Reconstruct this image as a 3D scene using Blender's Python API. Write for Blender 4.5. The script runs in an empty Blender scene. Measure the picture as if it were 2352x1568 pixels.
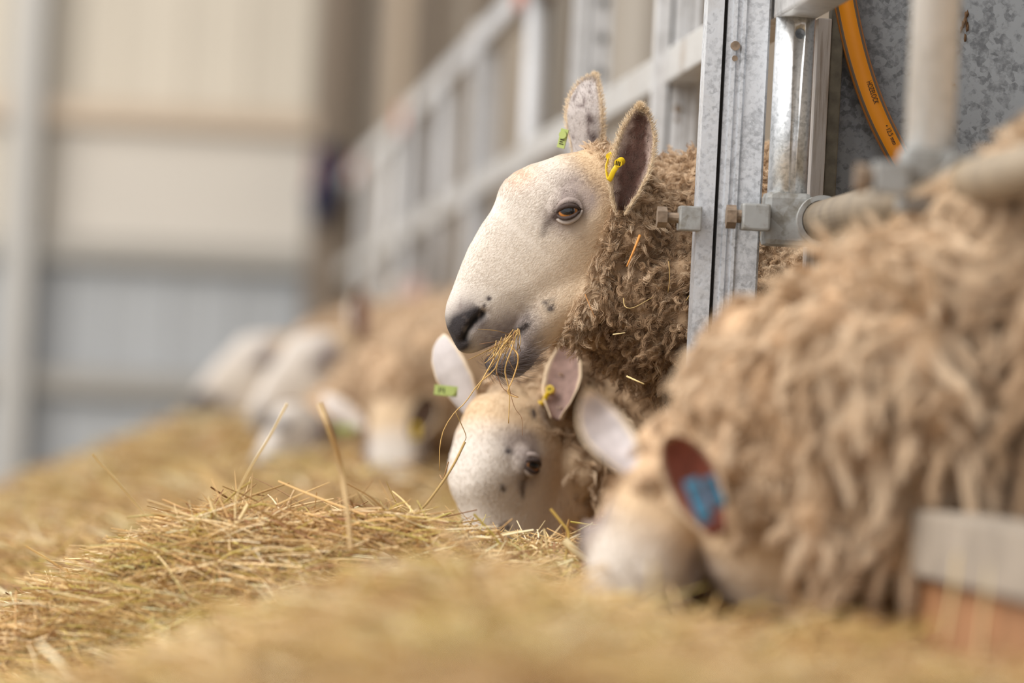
import bpy, math, random
import numpy as np
from mathutils import Vector, Matrix

rng = np.random.default_rng(7)
random.seed(7)
scene = bpy.context.scene
COL = scene.collection

# ------------------------------------------------------------------ camera
CZ = 0.75                                   # camera height above the feed passage floor
FPX = 13067.0                               # focal length in pixels (200 mm on a 36 mm sensor)
VPX, VPY, ROLL = 345.0, 895.0, math.radians(3.0)


def _n(v):
    v = np.asarray(v, float)
    return v / np.linalg.norm(v)


_y = _n([VPX - 1176.0, 784.0 - VPY, -FPX])                      # world Y (along the barrier) in camera axes
_z = np.array([math.sin(ROLL), math.cos(ROLL), 0.0]); _z = _n(_z - _z.dot(_y) * _y)
_x = np.cross(_y, _z)
CM = np.array([_x, _y, _z])                                     # camera -> world
CAM = np.array([0.0, 0.0, CZ])
cam_data = bpy.data.cameras.new('camera'); cam = bpy.data.objects.new('camera', cam_data); COL.objects.link(cam)
cam_data.sensor_width = 36.0; cam_data.lens = 200.0; cam_data.clip_end = 200.0; cam_data.clip_start = 0.2
m4 = Matrix.Identity(4)
for i in range(3):
    for j in range(3):
        m4[i][j] = CM[i][j]
    m4[i][3] = CAM[i]
cam.matrix_world = m4
cam_data.dof.use_dof = True
cam_data.dof.focus_distance = 7.80
cam_data.dof.aperture_fstop = 2.6
scene.camera = cam

# ------------------------------------------------------------------ light
world = bpy.data.worlds.new('world'); scene.world = world; world.use_nodes = True
bg = world.node_tree.nodes['Background']
bg.inputs[0].default_value = (0.98, 0.98, 1.0, 1); bg.inputs[1].default_value = 0.72


def area(name, loc, target, sx, sy, energy, color):
    l = bpy.data.lights.new(name, 'AREA'); l.shape = 'RECTANGLE'; l.size = sx; l.size_y = sy; l.energy = energy; l.color = color
    o = bpy.data.objects.new(name, l); COL.objects.link(o); o.location = loc
    o.rotation_euler = (Vector(target) - Vector(loc)).to_track_quat('-Z', 'Y').to_euler()
    return o


area('roof_light', (-3.2, 5.2, 5.6), (0.5, 7.6, 0.8), 2.6, 6.0, 480, (1.0, 0.96, 0.9))
area('side_daylight', (-4.5, 13.5, 4.5), (0.5, 14.5, 0.7), 2.5, 5.0, 170, (1.0, 0.97, 0.93))
area('gable_daylight', (-4.5, 21.0, 5.0), (0.8, 27.0, 1.2), 5.0, 4.0, 420, (1.0, 0.92, 0.8))
scene.view_settings.view_transform = 'Standard'
scene.view_settings.look = 'None'
scene.view_settings.gamma = 1.0
scene.view_settings.use_curve_mapping = False
scene.view_settings.exposure = 0.38


def P(px, py, d):
    """world point seen at photograph pixel (px, py), d metres along the lens axis"""
    c = np.array([(px - 1176.0) / FPX * d, -(py - 784.0) / FPX * d, -d])
    return CM @ c + CAM


def CV(r, u, v):
    """direction given as right / up / towards the viewer"""
    return CM @ np.array([r, u, v], float)


def srgb(r, g, b):
    def f(c):
        c /= 255.0
        return c / 12.92 if c <= 0.04045 else ((c + 0.055) / 1.055) ** 2.4
    return np.array([f(r), f(g), f(b)])


# ------------------------------------------------------------------ helpers: objects
def tag(o, label=None, cat=None, group=None, kind=None):
    if label: o['label'] = label
    if cat: o['category'] = cat
    if group: o['group'] = group
    if kind: o['kind'] = kind
    return o


def mesh_obj(name, V, F, mat, parent=None, origin=None, smooth=False, cols=None, mats=None, fmat=None):
    V = np.asarray(V, float)
    if origin is None:
        origin = np.zeros(3) if parent is not None else None
    off = np.array(parent['_o']) if parent is not None and '_o' in parent else np.zeros(3)
    if parent is None:
        if origin is None:
            origin = np.array([V[:, 0].mean(), V[:, 1].mean(), V[:, 2].min()])
        off = np.asarray(origin, float)
    me = bpy.data.meshes.new(name)
    me.from_pydata((V - off).tolist(), [], [list(map(int, f)) for f in F])
    me.update()
    for m in (mats or [mat]):
        me.materials.append(m)
    if fmat is not None:
        me.polygons.foreach_set('material_index', np.asarray(fmat, dtype=np.int32))
    if smooth:
        me.polygons.foreach_set('use_smooth', np.ones(len(me.polygons), dtype=bool))
    if cols is not None:
        a = me.attributes.new('col', 'FLOAT_COLOR', 'POINT')
        c = np.ones((len(V), 4), np.float32); c[:, :3] = cols
        a.data.foreach_set('color', c.ravel())
    o = bpy.data.objects.new(name, me); COL.objects.link(o)
    if parent is not None:
        o.parent = parent
        o['_o'] = [float(x) for x in off]
    else:
        o.location = off
        o['_o'] = [float(x) for x in off]
    return o


def empty(name, loc):
    o = bpy.data.objects.new(name, None); COL.objects.link(o); o.location = loc
    o.empty_display_size = 0.05
    o['_o'] = [float(x) for x in loc]
    return o


class MB:
    def __init__(self): self.V, self.F, self.M = [], [], []

    def add(self, V, F, m=0):
        b = len(self.V)
        self.V += [tuple(map(float, v)) for v in V]
        self.F += [[i + b for i in f] for f in F]
        self.M += [m] * len(F)
        return self

    def box(self, a, b, bev=0.0, m=0):
        (x0, y0, z0), (x1, y1, z1) = a, b
        if bev <= 0:
            V = [(x, y, z) for x in (x0, x1) for y in (y0, y1) for z in (z0, z1)]
            F = [(0, 1, 3, 2), (4, 6, 7, 5), (0, 4, 5, 1), (2, 3, 7, 6), (0, 2, 6, 4), (1, 5, 7, 3)]
            return self.add(V, F, m)
        import bmesh
        bm = bmesh.new(); bmesh.ops.create_cube(bm, size=1)
        for v in bm.verts:
            v.co = Vector(((x0 + x1) / 2 + v.co.x * (x1 - x0), (y0 + y1) / 2 + v.co.y * (y1 - y0), (z0 + z1) / 2 + v.co.z * (z1 - z0)))
        bmesh.ops.bevel(bm, geom=list(bm.edges), offset=bev, segments=2, affect='EDGES', profile=0.6)
        bm.verts.index_update()
        V = [tuple(v.co) for v in bm.verts]; F = [[v.index for v in f.verts] for f in bm.faces]
        bm.free()
        return self.add(V, F, m)

    def prism(self, prof, axis, a, b, m=0):
        """closed 2D outline extruded along axis 'x','y','z' from a to b"""
        n = len(prof)
        def pt(p, t):
            return {'z': (p[0], p[1], t), 'y': (p[0], t, p[1]), 'x': (t, p[0], p[1])}[axis]
        V = [pt(p, a) for p in prof] + [pt(p, b) for p in prof]
        F = [(i, (i + 1) % n, n + (i + 1) % n, n + i) for i in range(n)] + [list(range(n))[::-1], list(range(n, 2 * n))]
        return self.add(V, F, m)

    def tube(self, pts, radii, ring=16, caps=True, m=0):
        V, F = tube(pts, radii, ring, caps)
        return self.add(V, F, m)

    def build(self, name, mat, parent=None, smooth=False, mats=None, origin=None):
        return mesh_obj(name, self.V, self.F, mat, parent, smooth=smooth, mats=mats, fmat=self.M if mats else None, origin=origin)


def tube(pts, radii, ring=16, caps=True, up=None):
    pts = np.asarray(pts, float); n = len(pts)
    radii = np.broadcast_to(np.asarray(radii, float), (n,)) if np.ndim(radii) < 2 else np.asarray(radii, float)
    T = np.gradient(pts, axis=0); T /= np.linalg.norm(T, axis=1)[:, None] + 1e-12
    u = np.array([0, 0, 1.0]) if abs(T[0][2]) < 0.9 else np.array([1.0, 0, 0])
    if up is not None: u = np.asarray(up, float)
    V, F = [], []
    for i in range(n):
        u = u - u.dot(T[i]) * T[i]; u /= np.linalg.norm(u) + 1e-12
        v = np.cross(T[i], u)
        ra, rb = (radii[i], radii[i]) if radii.ndim == 1 else radii[i]
        for k in range(ring):
            a = 2 * math.pi * k / ring
            V.append(pts[i] + u * math.cos(a) * ra + v * math.sin(a) * rb)
    for i in range(n - 1):
        for k in range(ring):
            k2 = (k + 1) % ring
            F.append((i * ring + k, i * ring + k2, (i + 1) * ring + k2, (i + 1) * ring + k))
    if caps:
        F.append(list(range(ring))[::-1]); F.append([(n - 1) * ring + k for k in range(ring)])
    return V, F


def spline(pts, n):
    """Catmull-Rom through pts, resampled to n points (works on any column count)"""
    p = np.asarray(pts, float)
    p = np.vstack([2 * p[0] - p[1], p, 2 * p[-1] - p[-2]])
    seg = len(p) - 3
    out = []
    for t in np.linspace(0, seg - 1e-9, n):
        i = int(t); f = t - i
        a, b, c, d = p[i], p[i + 1], p[i + 2], p[i + 3]
        out.append(0.5 * ((2 * b) + (c - a) * f + (2 * a - 5 * b + 4 * c - d) * f * f + (3 * b - a - 3 * c + d) * f ** 3))
    return np.array(out)


def vnoise(p, seed=0):
    """smooth value noise in -1..1 for an (N,3) array"""
    p = np.asarray(p, float)
    i = np.floor(p).astype(np.int64); f = p - i
    f = f * f * (3 - 2 * f)
    def h(x, y, z):
        n = (x * 374761393 + y * 668265263 + z * 2147483647 + seed * 974634777) & 0xffffffff
        n = ((n ^ (n >> 13)) * 1274126177) & 0xffffffff
        n = n ^ (n >> 16)
        return (n & 0xffff) / 32767.5 - 1.0
    r = 0
    for dx in (0, 1):
        for dy in (0, 1):
            for dz in (0, 1):
                w = (f[:, 0] if dx else 1 - f[:, 0]) * (f[:, 1] if dy else 1 - f[:, 1]) * (f[:, 2] if dz else 1 - f[:, 2])
                r = r + w * h(i[:, 0] + dx, i[:, 1] + dy, i[:, 2] + dz)
    return r


def sstep(a, b, x):
    t = np.clip((x - a) / (b - a), 0, 1)
    return t * t * (3 - 2 * t)


# ------------------------------------------------------------------ materials
def new_mat(name):
    m = bpy.data.materials.new(name); m.use_nodes = True
    nt = m.node_tree; b = nt.nodes['Principled BSDF']
    return m, nt, b


def N(nt, t, **kw):
    n = nt.nodes.new(t)
    for k, v in kw.items():
        if hasattr(n, k): setattr(n, k, v)
        else: n.inputs[k].default_value = v
    return n


def ramp(nt, fac, stops):
    r = nt.nodes.new('ShaderNodeValToRGB')
    e = r.color_ramp.elements
    while len(e) < len(stops): e.new(0.5)
    for el, (p, c) in zip(e, stops):
        el.position = p; el.color = (*c, 1)
    nt.links.new(fac, r.inputs[0])
    return r.outputs[0]


def bump(nt, b, height, strength=0.3, dist=0.01):
    n = nt.nodes.new('ShaderNodeBump'); n.inputs['Strength'].default_value = strength; n.inputs['Distance'].default_value = dist
    nt.links.new(height, n.inputs['Height']); nt.links.new(n.outputs[0], b.inputs['Normal'])


def plain(name, c, rough=0.6, metal=0.0, noise=0.0, scale=30.0):
    m, nt, b = new_mat(name)
    b.inputs['Base Color'].default_value = (*c, 1); b.inputs['Roughness'].default_value = rough; b.inputs['Metallic'].default_value = metal
    if noise:
        tc = N(nt, 'ShaderNodeTexCoord'); t = N(nt, 'ShaderNodeTexNoise', Scale=scale, Detail=6.0)
        nt.links.new(tc.outputs['Object'], t.inputs['Vector'])
        c = np.asarray(c)
        o = ramp(nt, t.outputs[0], [(0.3, tuple(c * (1 - noise))), (0.7, tuple(np.minimum(c * (1 + noise), 1)))])
        nt.links.new(o, b.inputs['Base Color'])
        bump(nt, b, t.outputs[0], 0.25, 0.004)
    return m


def galv(name, dark, mid, light, scale=160.0, rough=0.42, metal=0.55, stain=None, stretch=(1, 1, 1), big=9.0):
    m, nt, b = new_mat(name)
    tc = N(nt, 'ShaderNodeTexCoord'); mp = N(nt, 'ShaderNodeMapping'); mp.inputs['Scale'].default_value = stretch
    nt.links.new(tc.outputs['Object'], mp.inputs[0])
    v = N(nt, 'ShaderNodeTexVoronoi', Scale=scale); nt.links.new(mp.outputs[0], v.inputs['Vector'])
    t = N(nt, 'ShaderNodeTexNoise', Scale=scale * 0.55, Detail=8.0, Roughness=0.7); nt.links.new(mp.outputs[0], t.inputs['Vector'])
    g = N(nt, 'ShaderNodeTexNoise', Scale=big, Detail=5.0); nt.links.new(tc.outputs['Object'], g.inputs['Vector'])
    sep = N(nt, 'ShaderNodeSeparateColor'); nt.links.new(v.outputs['Color'], sep.inputs[0])
    a1 = N(nt, 'ShaderNodeMath', operation='MULTIPLY_ADD'); nt.links.new(sep.outputs[0], a1.inputs[0]); a1.inputs[1].default_value = 0.22
    nt.links.new(t.outputs[0], a1.inputs[2])
    a2 = N(nt, 'ShaderNodeMath', operation='MULTIPLY_ADD'); nt.links.new(g.outputs[0], a2.inputs[0]); a2.inputs[1].default_value = 0.7
    nt.links.new(a1.outputs[0], a2.inputs[2])
    col = ramp(nt, a2.outputs[0], [(0.62, dark), (0.95, mid), (1.0, light)] if False else [(0.55, dark), (0.8, mid), (1.0, light)])
    if stain is not None:
        s = N(nt, 'ShaderNodeTexNoise', Scale=6.0, Detail=6.0, Roughness=0.65); nt.links.new(tc.outputs['Object'], s.inputs['Vector'])
        f = ramp(nt, s.outputs[0], [(0.55, (0, 0, 0)), (0.75, (0.7, 0.7, 0.7))])
        mx = N(nt, 'ShaderNodeMix', data_type='RGBA'); nt.links.new(f, mx.inputs[0])
        nt.links.new(col, mx.inputs[6]); mx.inputs[7].default_value = (*stain, 1)
        col = mx.outputs[2]
    nt.links.new(col, b.inputs['Base Color'])
    b.inputs['Metallic'].default_value = metal; b.inputs['Roughness'].default_value = rough
    bump(nt, b, t.outputs[0], 0.25, 0.002)
    return m


M = {}
M['galv'] = galv('galvanised_steel', srgb(140, 142, 146), srgb(184, 187, 192), srgb(214, 217, 222), stain=srgb(168, 156, 138), scale=220, big=14)
M['galv_bright'] = galv('bright_galvanised_pipe', srgb(150, 152, 152), srgb(200, 203, 205), srgb(232, 234, 236), rough=0.3, metal=0.75, scale=240)
M['galv_pale'] = galv('pale_galvanised_pipe', srgb(206, 207, 206), srgb(226, 227, 226), srgb(240, 241, 241), rough=0.42, metal=0.22, scale=90)
M['galv_rail'] = galv('galvanised_rail', srgb(150, 148, 146), srgb(182, 180, 178), srgb(205, 204, 202), stain=srgb(165, 140, 112), scale=90)
M['galv_far'] = galv('weathered_galvanised_steel', srgb(158, 157, 156), srgb(188, 187, 187), srgb(206, 206, 207), scale=60, metal=0.3, rough=0.6)
M['sheet'] = galv('galvanised_sheet', srgb(80, 82, 86), srgb(108, 111, 115), srgb(146, 150, 154), scale=130, rough=0.65, metal=0.2, big=9.0)
M['clamp'] = galv('dirty_cast_clamp', srgb(96, 90, 80), srgb(134, 131, 124), srgb(162, 163, 162), stain=srgb(104, 82, 60), scale=60, rough=0.55, metal=0.4)
M['bolt'] = plain('rusty_bolt', srgb(134, 116, 98), 0.55, 0.4, 0.25, 120)
M['rust'] = plain('orange_rust_bracket', srgb(178, 104, 72), 0.8, 0.0, 0.25, 40)
M['rail_dirty'] = plain('dirty_rail_pipe', srgb(150, 134, 112), 0.55, 0.25, 0.22, 22)
M['wood_strip'] = galv('stained_frame_strip', srgb(140, 122, 106), srgb(180, 170, 160), srgb(206, 200, 195), scale=120, metal=0.1, rough=0.7, stretch=(3, 3, 0.15))
M['edge'] = plain('dirty_steel_edge', srgb(112, 106, 92), 0.6, 0.3, 0.3, 60)
M['dark'] = plain('dark_bolts_and_slot_shade', srgb(52, 48, 44), 0.8)  # dark bolt heads; also the painted shade in the post slots
M['plank_grey'] = plain('grey_weathered_plank', srgb(150, 138, 124), 0.85, 0, 0.2, 18)
M['plank_brown'] = plain('brown_stained_plank', srgb(158, 112, 74), 0.85, 0, 0.2, 14)
M['dung'] = plain('dried_dung_splash', srgb(92, 66, 40), 0.9, 0, 0.35, 120)
M['yellow'] = plain('yellow_tag_plastic', srgb(224, 190, 30), 0.4)
M['green'] = plain('pale_green_tag_plastic', srgb(164, 178, 104), 0.45)
M['blue'] = plain('blue_tag_plastic', srgb(66, 122, 152), 0.4)
M['ink'] = plain('black_tag_print', srgb(45, 38, 20), 0.6)
M['navy'] = plain('navy_cloth', srgb(26, 36, 66), 0.9, 0, 0.25, 30)
M['maroon'] = plain('maroon_lining_cloth', srgb(120, 60, 72), 0.9)
M['concrete'] = plain('passage_concrete', srgb(150, 146, 138), 0.9, 0, 0.15, 3)

# wall: sheeting with soft vertical ribs; cream upper, blue-grey lower sheets
def wall_mat(name, c, var=0.06):
    m, nt, b = new_mat(name)
    tc = N(nt, 'ShaderNodeTexCoord'); t = N(nt, 'ShaderNodeTexNoise', Scale=0.8, Detail=4.0)
    nt.links.new(tc.outputs['Object'], t.inputs['Vector'])
    c = np.asarray(c)
    nt.links.new(ramp(nt, t.outputs[0], [(0.3, tuple(c * (1 - var))), (0.7, tuple(np.minimum(c * (1 + var), 1)))]), b.inputs['Base Color'])
    b.inputs['Roughness'].default_value = 0.75
    return m


M['wall_cream'] = wall_mat('cream_wall_sheet', srgb(196, 189, 177))
M['wall_pale'] = wall_mat('pale_wall_sheet', srgb(200, 195, 188))
M['wall_blue'] = wall_mat('blue_grey_wall_sheet', srgb(166, 170, 175))
M['wall_pen'] = wall_mat('taupe_boarded_wall', srgb(178, 168, 156))
M['girt'] = wall_mat('tan_girt', srgb(190, 174, 156))
M['girt_grey'] = wall_mat('grey_girt', srgb(158, 155, 150))
M['column'] = wall_mat('grey_column_paint', srgb(176, 175, 173))
M['column_dark'] = wall_mat('brown_column_paint', srgb(120, 108, 96))

m, nt, b = new_mat('orange_hose_plastic'); M['hose'] = m
b.inputs['Base Color'].default_value = (*srgb(232, 146, 14), 1); b.inputs['Roughness'].default_value = 0.45
M['hose_grey'] = plain('grey_hose_stripe', srgb(112, 98, 84), 0.4)
M['hose_edge'] = plain('amber_hose_edge', srgb(190, 120, 50), 0.4)


def attr_mat(name, rough=0.85, sheen=0.0, spec=0.3, bumpy=None, sub=0.0):
    m, nt, b = new_mat(name)
    a = N(nt, 'ShaderNodeAttribute', attribute_name='col')
    nt.links.new(a.outputs['Color'], b.inputs['Base Color'])
    b.inputs['Roughness'].default_value = rough
    b.inputs['Specular IOR Level'].default_value = spec
    if bumpy:
        tc = N(nt, 'ShaderNodeTexCoord'); t = N(nt, 'ShaderNodeTexNoise', Scale=bumpy, Detail=5.0)
        nt.links.new(tc.outputs['Object'], t.inputs['Vector']); bump(nt, b, t.outputs[0], 0.35, 0.003)
    return m


M['sheep'] = attr_mat('sheep_skin', 0.8, bumpy=420)
M['fibre'] = attr_mat('wool_fibre', 0.9, spec=0.15)
M['strawfibre'] = attr_mat('hay_strand', 0.6, spec=0.35)
M['eye'] = attr_mat('sheep_eye', 0.06, spec=0.7)

m, nt, b = new_mat('hay_mass'); M['haymass'] = m
tc = N(nt, 'ShaderNodeTexCoord'); mp = N(nt, 'ShaderNodeMapping'); mp.inputs['Scale'].default_value = (1.0, 0.5, 1.0)
nt.links.new(tc.outputs['Object'], mp.inputs[0])
t = N(nt, 'ShaderNodeTexNoise', Scale=38.0, Detail=9.0, Roughness=0.7, Distortion=1.2); nt.links.new(mp.outputs[0], t.inputs['Vector'])
nt.links.new(ramp(nt, t.outputs[0], [(0.32, srgb(98, 76, 46)), (0.48, srgb(154, 126, 82)), (0.62, srgb(198, 172, 120))]), b.inputs['Base Color'])
b.inputs['Roughness'].default_value = 0.85
bump(nt, b, t.outputs[0], 0.8, 0.03)


# ------------------------------------------------------------------ helpers: fibres (hair curves)
def make_curves(name, paths, radii, cols, mat, parent=None, origin=None):
    """paths (N,k,3) world, radii (N,k), cols (N,3)"""
    n, k = paths.shape[:2]
    hc = bpy.data.hair_curves.new(name)
    hc.add_curves([k] * n)
    off = np.array(parent['_o']) if parent is not None else (np.zeros(3) if origin is None else np.asarray(origin))
    hc.attributes['position'].data.foreach_set('vector', (paths - off).astype(np.float32).ravel())
    r = hc.attributes.get('radius') or hc.attributes.new('radius', 'FLOAT', 'POINT')
    r.data.foreach_set('value', radii.astype(np.float32).ravel())
    c = hc.attributes.new('col', 'FLOAT_COLOR', 'CURVE')
    cc = np.ones((n, 4), np.float32); cc[:, :3] = cols
    c.data.foreach_set('color', cc.ravel())
    hc.materials.append(mat)
    o = bpy.data.objects.new(name, hc); COL.objects.link(o)
    if parent is not None: o.parent = parent
    else: o.location = off
    o['_o'] = [float(x) for x in off]
    return o


def sample_surface(V, T, w, n):
    """n random points on triangles T weighted by area*w"""
    a, b, c = V[T[:, 0]], V[T[:, 1]], V[T[:, 2]]
    cr = np.cross(b - a, c - a); ar = np.linalg.norm(cr, axis=1) * 0.5
    p = ar * w; p = p / p.sum()
    idx = rng.choice(len(T), n, p=p)
    r1 = np.sqrt(rng.random(n))[:, None]; r2 = rng.random(n)[:, None]
    bary = np.concatenate([1 - r1, r1 * (1 - r2), r1 * r2], axis=1)
    return idx, bary


# ------------------------------------------------------------------ setting
# feed passage floor, pen bedding, back wall
MB().box((-7, -1, -0.1), (0.8, 27.2, 0)).build('floor', M['concrete']); tag(bpy.data.objects['floor'], kind='structure')
bed = MB().box((0.8, -1, -0.1), (8, 27.2, 0.27)).build('floor_bedding', M['haymass']); tag(bed, kind='structure')

WY = 27.0
WS = FPX / WY
def wx(px): return (px - VPX - 31.0) / WS          # the camera is rolled a little
def wz(py): return CZ + (VPY - py) / WS


def struct(name, mb, mat):
    return tag(mb.build(name, mat), kind='structure')


z3, z2, z1 = wz(270), wz(584), wz(885)
XW = wx(735)
def sheet(x0, x1, z0, zt, y=WY, pitch=0.3):
    """box-profile sheeting"""
    mb = MB(); xs = []; x = x0
    while x < x1:
        xs += [(x, 0), (x + 0.22, 0), (x + 0.235, -0.012), (x + 0.285, -0.012)]
        x += pitch
    xs = [(min(a, x1), d) for a, d in xs] + [(x1, 0)]
    prof = [(a, y + d) for a, d in xs] + [(x1, y + 0.05), (x0, y + 0.05)]
    return mb.prism(prof, 'z', z0, zt)


struct('wall_back', sheet(-6.5, XW, z2, 5.2), M['wall_cream'])
struct('wall_back_middle', MB().box((-0.5, WY - 0.02, z2 + 0.06), (XW, WY - 0.013, z3 - 0.06)), M['wall_pale'])
struct('wall_back_lower', sheet(-6.5, XW, 0, z2), M['wall_blue'])
struct('wall_back_pen', sheet(XW, 8, 0, 5.2, WY, 0.42), M['wall_pen'])
for k, (zz, mt) in enumerate(((z3, 'girt'), (z2, 'girt_grey'), (z1, 'girt_grey'))):
    struct('trim_%d' % (k + 1), MB().box((-6.5, WY - 0.11, zz - 0.055), (XW, WY - 0.03, zz + 0.055), 0.01), M[mt])


def ibeam(x, w, y=WY - 0.22, d=0.18):
    mb = MB(); h = w / 2
    mb.box((x - h, y, 0), (x + h, y + 0.015, 5.2)); mb.box((x - h, y + d - 0.015, 0), (x + h, y + d, 5.2)); mb.box((x - 0.008, y + 0.015, 0), (x + 0.008, y + d - 0.015, 5.2))
    return mb


def column(x, w, mat, label):
    o = ibeam(x, w).build('steel_column', M[mat]); tag(o, label, 'column', kind='structure'); return o


column(wx(58), 0.14, 'column', 'grey steel column on the far left of the back wall')
column(wx(752), 0.15, 'column_dark', 'dark brown steel column behind the far end of the barrier')
for k, (px, w, mt) in enumerate(((905, 0.09, 'girt'), (985, 0.07, 'column_dark'), (1080, 0.05, 'column_dark'), (1250, 0.06, 'girt_grey'), (1440, 0.2, 'wall_pale'), (1620, 0.16, 'column_dark'))):
    struct('trim_%d' % (k + 4), MB().box((wx(px) - w / 2, WY - 0.09, 0), (wx(px) + w / 2, WY - 0.02, 5.2), 0.008), M[mt])

struct('wall_right_light_block', MB().box((5.0, -1, 0), (5.1, WY, 4.6)), M['wall_pen'])  # unseen side wall, added to block sky light from the right
struct('ceiling_light_block', MB().box((0.95, -1, 4.3), (5.1, WY, 4.4)), M['wall_pen'])  # unseen roof over the pens, added to keep sky light off them

# ------------------------------------------------------------------ feed barrier
BX = 0.842                                   # plane of the barrier's uprights
ZM0, ZM1 = CZ + 0.545, CZ + 0.602            # middle box rail
ZT0, ZT1 = CZ + 0.945, CZ + 1.005            # top box rail
RX, RZ = 0.886, CZ + 0.273                   # lower pipe rail


def ctube(z0, z1, x, y, ro, ri, ring=28):
    V, F = [], []
    for r in (ro, ri):
        for z in (z0, z1):
            V += [(x + r * math.cos(2 * math.pi * k / ring), y + r * math.sin(2 * math.pi * k / ring), z) for k in range(ring)]
    for k in range(ring):
        j = (k + 1) % ring
        F += [(k, j, ring + j, ring + k), (2 * ring + j, 2 * ring + k, 3 * ring + k, 3 * ring + j), (ring + k, ring + j, 3 * ring + j, 3 * ring + k), (j, k, 2 * ring + k, 2 * ring + j)]
    return V, F


def pipe_with_hole(x, y, z0, z1, parent=None, hole=True, mat='galv_bright'):
    V, F = ctube(z0, z1, x, y, 0.027, 0.0225)
    o = mesh_obj('upright_pipe', V, F, M[mat], parent, smooth=False)
    if hole:
        hv, hf = tube([(x + 0.004, y - 0.06, z1 - 0.022), (x + 0.004, y, z1 - 0.022)], 0.0072, 14)
        h = mesh_obj('cutter', np.array(hv), hf, M['dark'])
        bo = o.modifiers.new('b', 'BOOLEAN'); bo.object = h; bo.solver = 'EXACT'
        bpy.context.view_layer.update()
        dg = bpy.context.evaluated_depsgraph_get()
        me = bpy.data.meshes.new_from_object(o.evaluated_get(dg))
        o.modifiers.clear(); o.data = me
        bpy.data.objects.remove(h, do_unlink=True)
    me = o.data
    me.polygons.foreach_set('use_smooth', np.array([abs(p.normal.z) < 0.5 for p in me.polygons]))
    return o


def hexbolt(x0, x1, y, z, r, mb):
    """hex head with its axis along X"""
    prof = [(y + r * math.cos(a), z + r * math.sin(a)) for a in [math.pi / 3 * k + 0.5 for k in range(6)]]
    mb.prism(prof, 'x', x0, x1)
    return mb


def barrier_post(y, label, height=2.3, detail=True, mat='galv', shift=0.0):
    x0, x1 = BX - 0.118 + shift, BX - 0.031 + shift * .84
    root = empty('barrier_post', (x0 + 0.04, y, 0.0))
    tag(root, label, 'post', 'galvanised posts along the feed barrier')
    xs = x0 + 0.028
    # ribbed C channel, ribs run the height of the post
    prof = [(xs, y), (xs + 0.006, y), (xs + 0.008, y - 0.004), (xs + 0.013, y - 0.004), (xs + 0.015, y), (xs + 0.019, y), (xs + 0.021, y - 0.004), (xs + 0.025, y - 0.004), (xs + 0.028, y),
            (x1 - 0.003, y), (x1, y + 0.003), (x1, y + 0.05), (x1 - 0.004, y + 0.05), (x1 - 0.004, y + 0.005), (xs + 0.004, y + 0.005), (xs + 0.004, y + 0.05), (xs, y + 0.05)]
    MB().prism(prof, 'z', 0.0, height).build('channel', M[mat], root)
    prof = [(x0, y - 0.006), (x0 + 0.0225, y - 0.006), (x0 + 0.0225, y - 0.002), (x0 + 0.004, y - 0.002), (x0 + 0.004, y + 0.05), (x0, y + 0.05)]
    MB().prism(prof, 'z', 0.0, height).build('edge_strip', M[mat], root)
    MB().box((x0 + 0.0225, y + 0.012, 0.0), (xs, y + 0.05, height)).build('slot_shade', M['dark'], root)  # dark strip standing in for the shade in the open slot
    if detail:
        mb = MB(); mb.tube([(xs + 0.012, y - 0.006, CZ + 0.505), (xs + 0.012, y - 0.001, CZ + 0.505)], 0.0065, 14); mb.tube([(xs + 0.012, y - 0.006, CZ + 0.488), (xs + 0.012, y - 0.001, CZ + 0.488)], 0.004, 10)
        mb.build('rivet', M['bolt'], root)
    return root


def tee_clamp(y, label, xb=BX, zc=RZ):
    root = empty('tee_clamp', (xb, y, zc - 0.035)); tag(root, label, 'clamp', 'cast tee clamps on the barrier pipes')
    mb = MB()
    mb.box((xb - 0.031, y - 0.031, zc - 0.036), (xb + 0.031, y + 0.031, zc + 0.036), 0.008)
    mb.build('sleeve', M['clamp'], root, smooth=False)
    mb = MB(); V, F = ctube(0, 0.13, 0, 0, 0.034, 0.0275)
    V = [(RX + a, y - 0.05 + c * 0.8, zc + b) for a, b, c in V]
    mb.add(V, [f[::-1] for f in F]); o = mb.build('collar', M['clamp'], root)
    o.data.polygons.foreach_set('use_smooth', np.array([abs(p.normal.y) < 0.5 for p in o.data.polygons]))
    mb = MB(); mb.box((xb - 0.064, y - 0.052, zc - 0.018), (xb - 0.026, y - 0.014, zc + 0.018), 0.003); br = mb.build('bracket', M['clamp'], root)
    mb = hexbolt(xb - 0.084, xb - 0.071, y - 0.033, zc - 0.001, 0.016, MB()); mb.tube([(xb - 0.072, y - 0.033, zc), (xb - 0.06, y - 0.033, zc)], 0.009, 12)
    mb.build('bolt', M['bolt'], root)
    return root


# uprights: (distance, has hole)
YMAIN = 7.63
tiny = ['nearest the camera', 'beside the galvanised sheet', 'behind the raised sheep\'s neck']
p = pipe_with_hole(BX, YMAIN, RZ - 0.034, ZM0); tag(p, 'bright galvanised upright pipe with a black hole beside the galvanised sheet', 'pipe', 'upright pipes of the feed barrier')
p = pipe_with_hole(BX, 6.23, RZ - 0.034, 2.6, hole=False, mat='galv_pale'); tag(p, 'blurred pale upright pipe in front of the galvanised sheet', 'pipe', 'upright pipes of the feed barrier')
p = pipe_with_hole(BX, 9.37, RZ - 0.034, ZM0, mat='galv_far'); tag(p, 'upright pipe with hole rising behind the raised sheep\'s wool', 'pipe', 'upright pipes of the feed barrier')
barrier_post(7.655, 'sharp ribbed galvanised post beside the raised sheep\'s neck')
barrier_post(9.30, 'galvanised post just behind the raised sheep\'s ears', mat='galv_far', shift=.074)
order = ['first', 'second', 'third', 'fourth', 'fifth', 'sixth', 'seventh', 'eighth']
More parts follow.
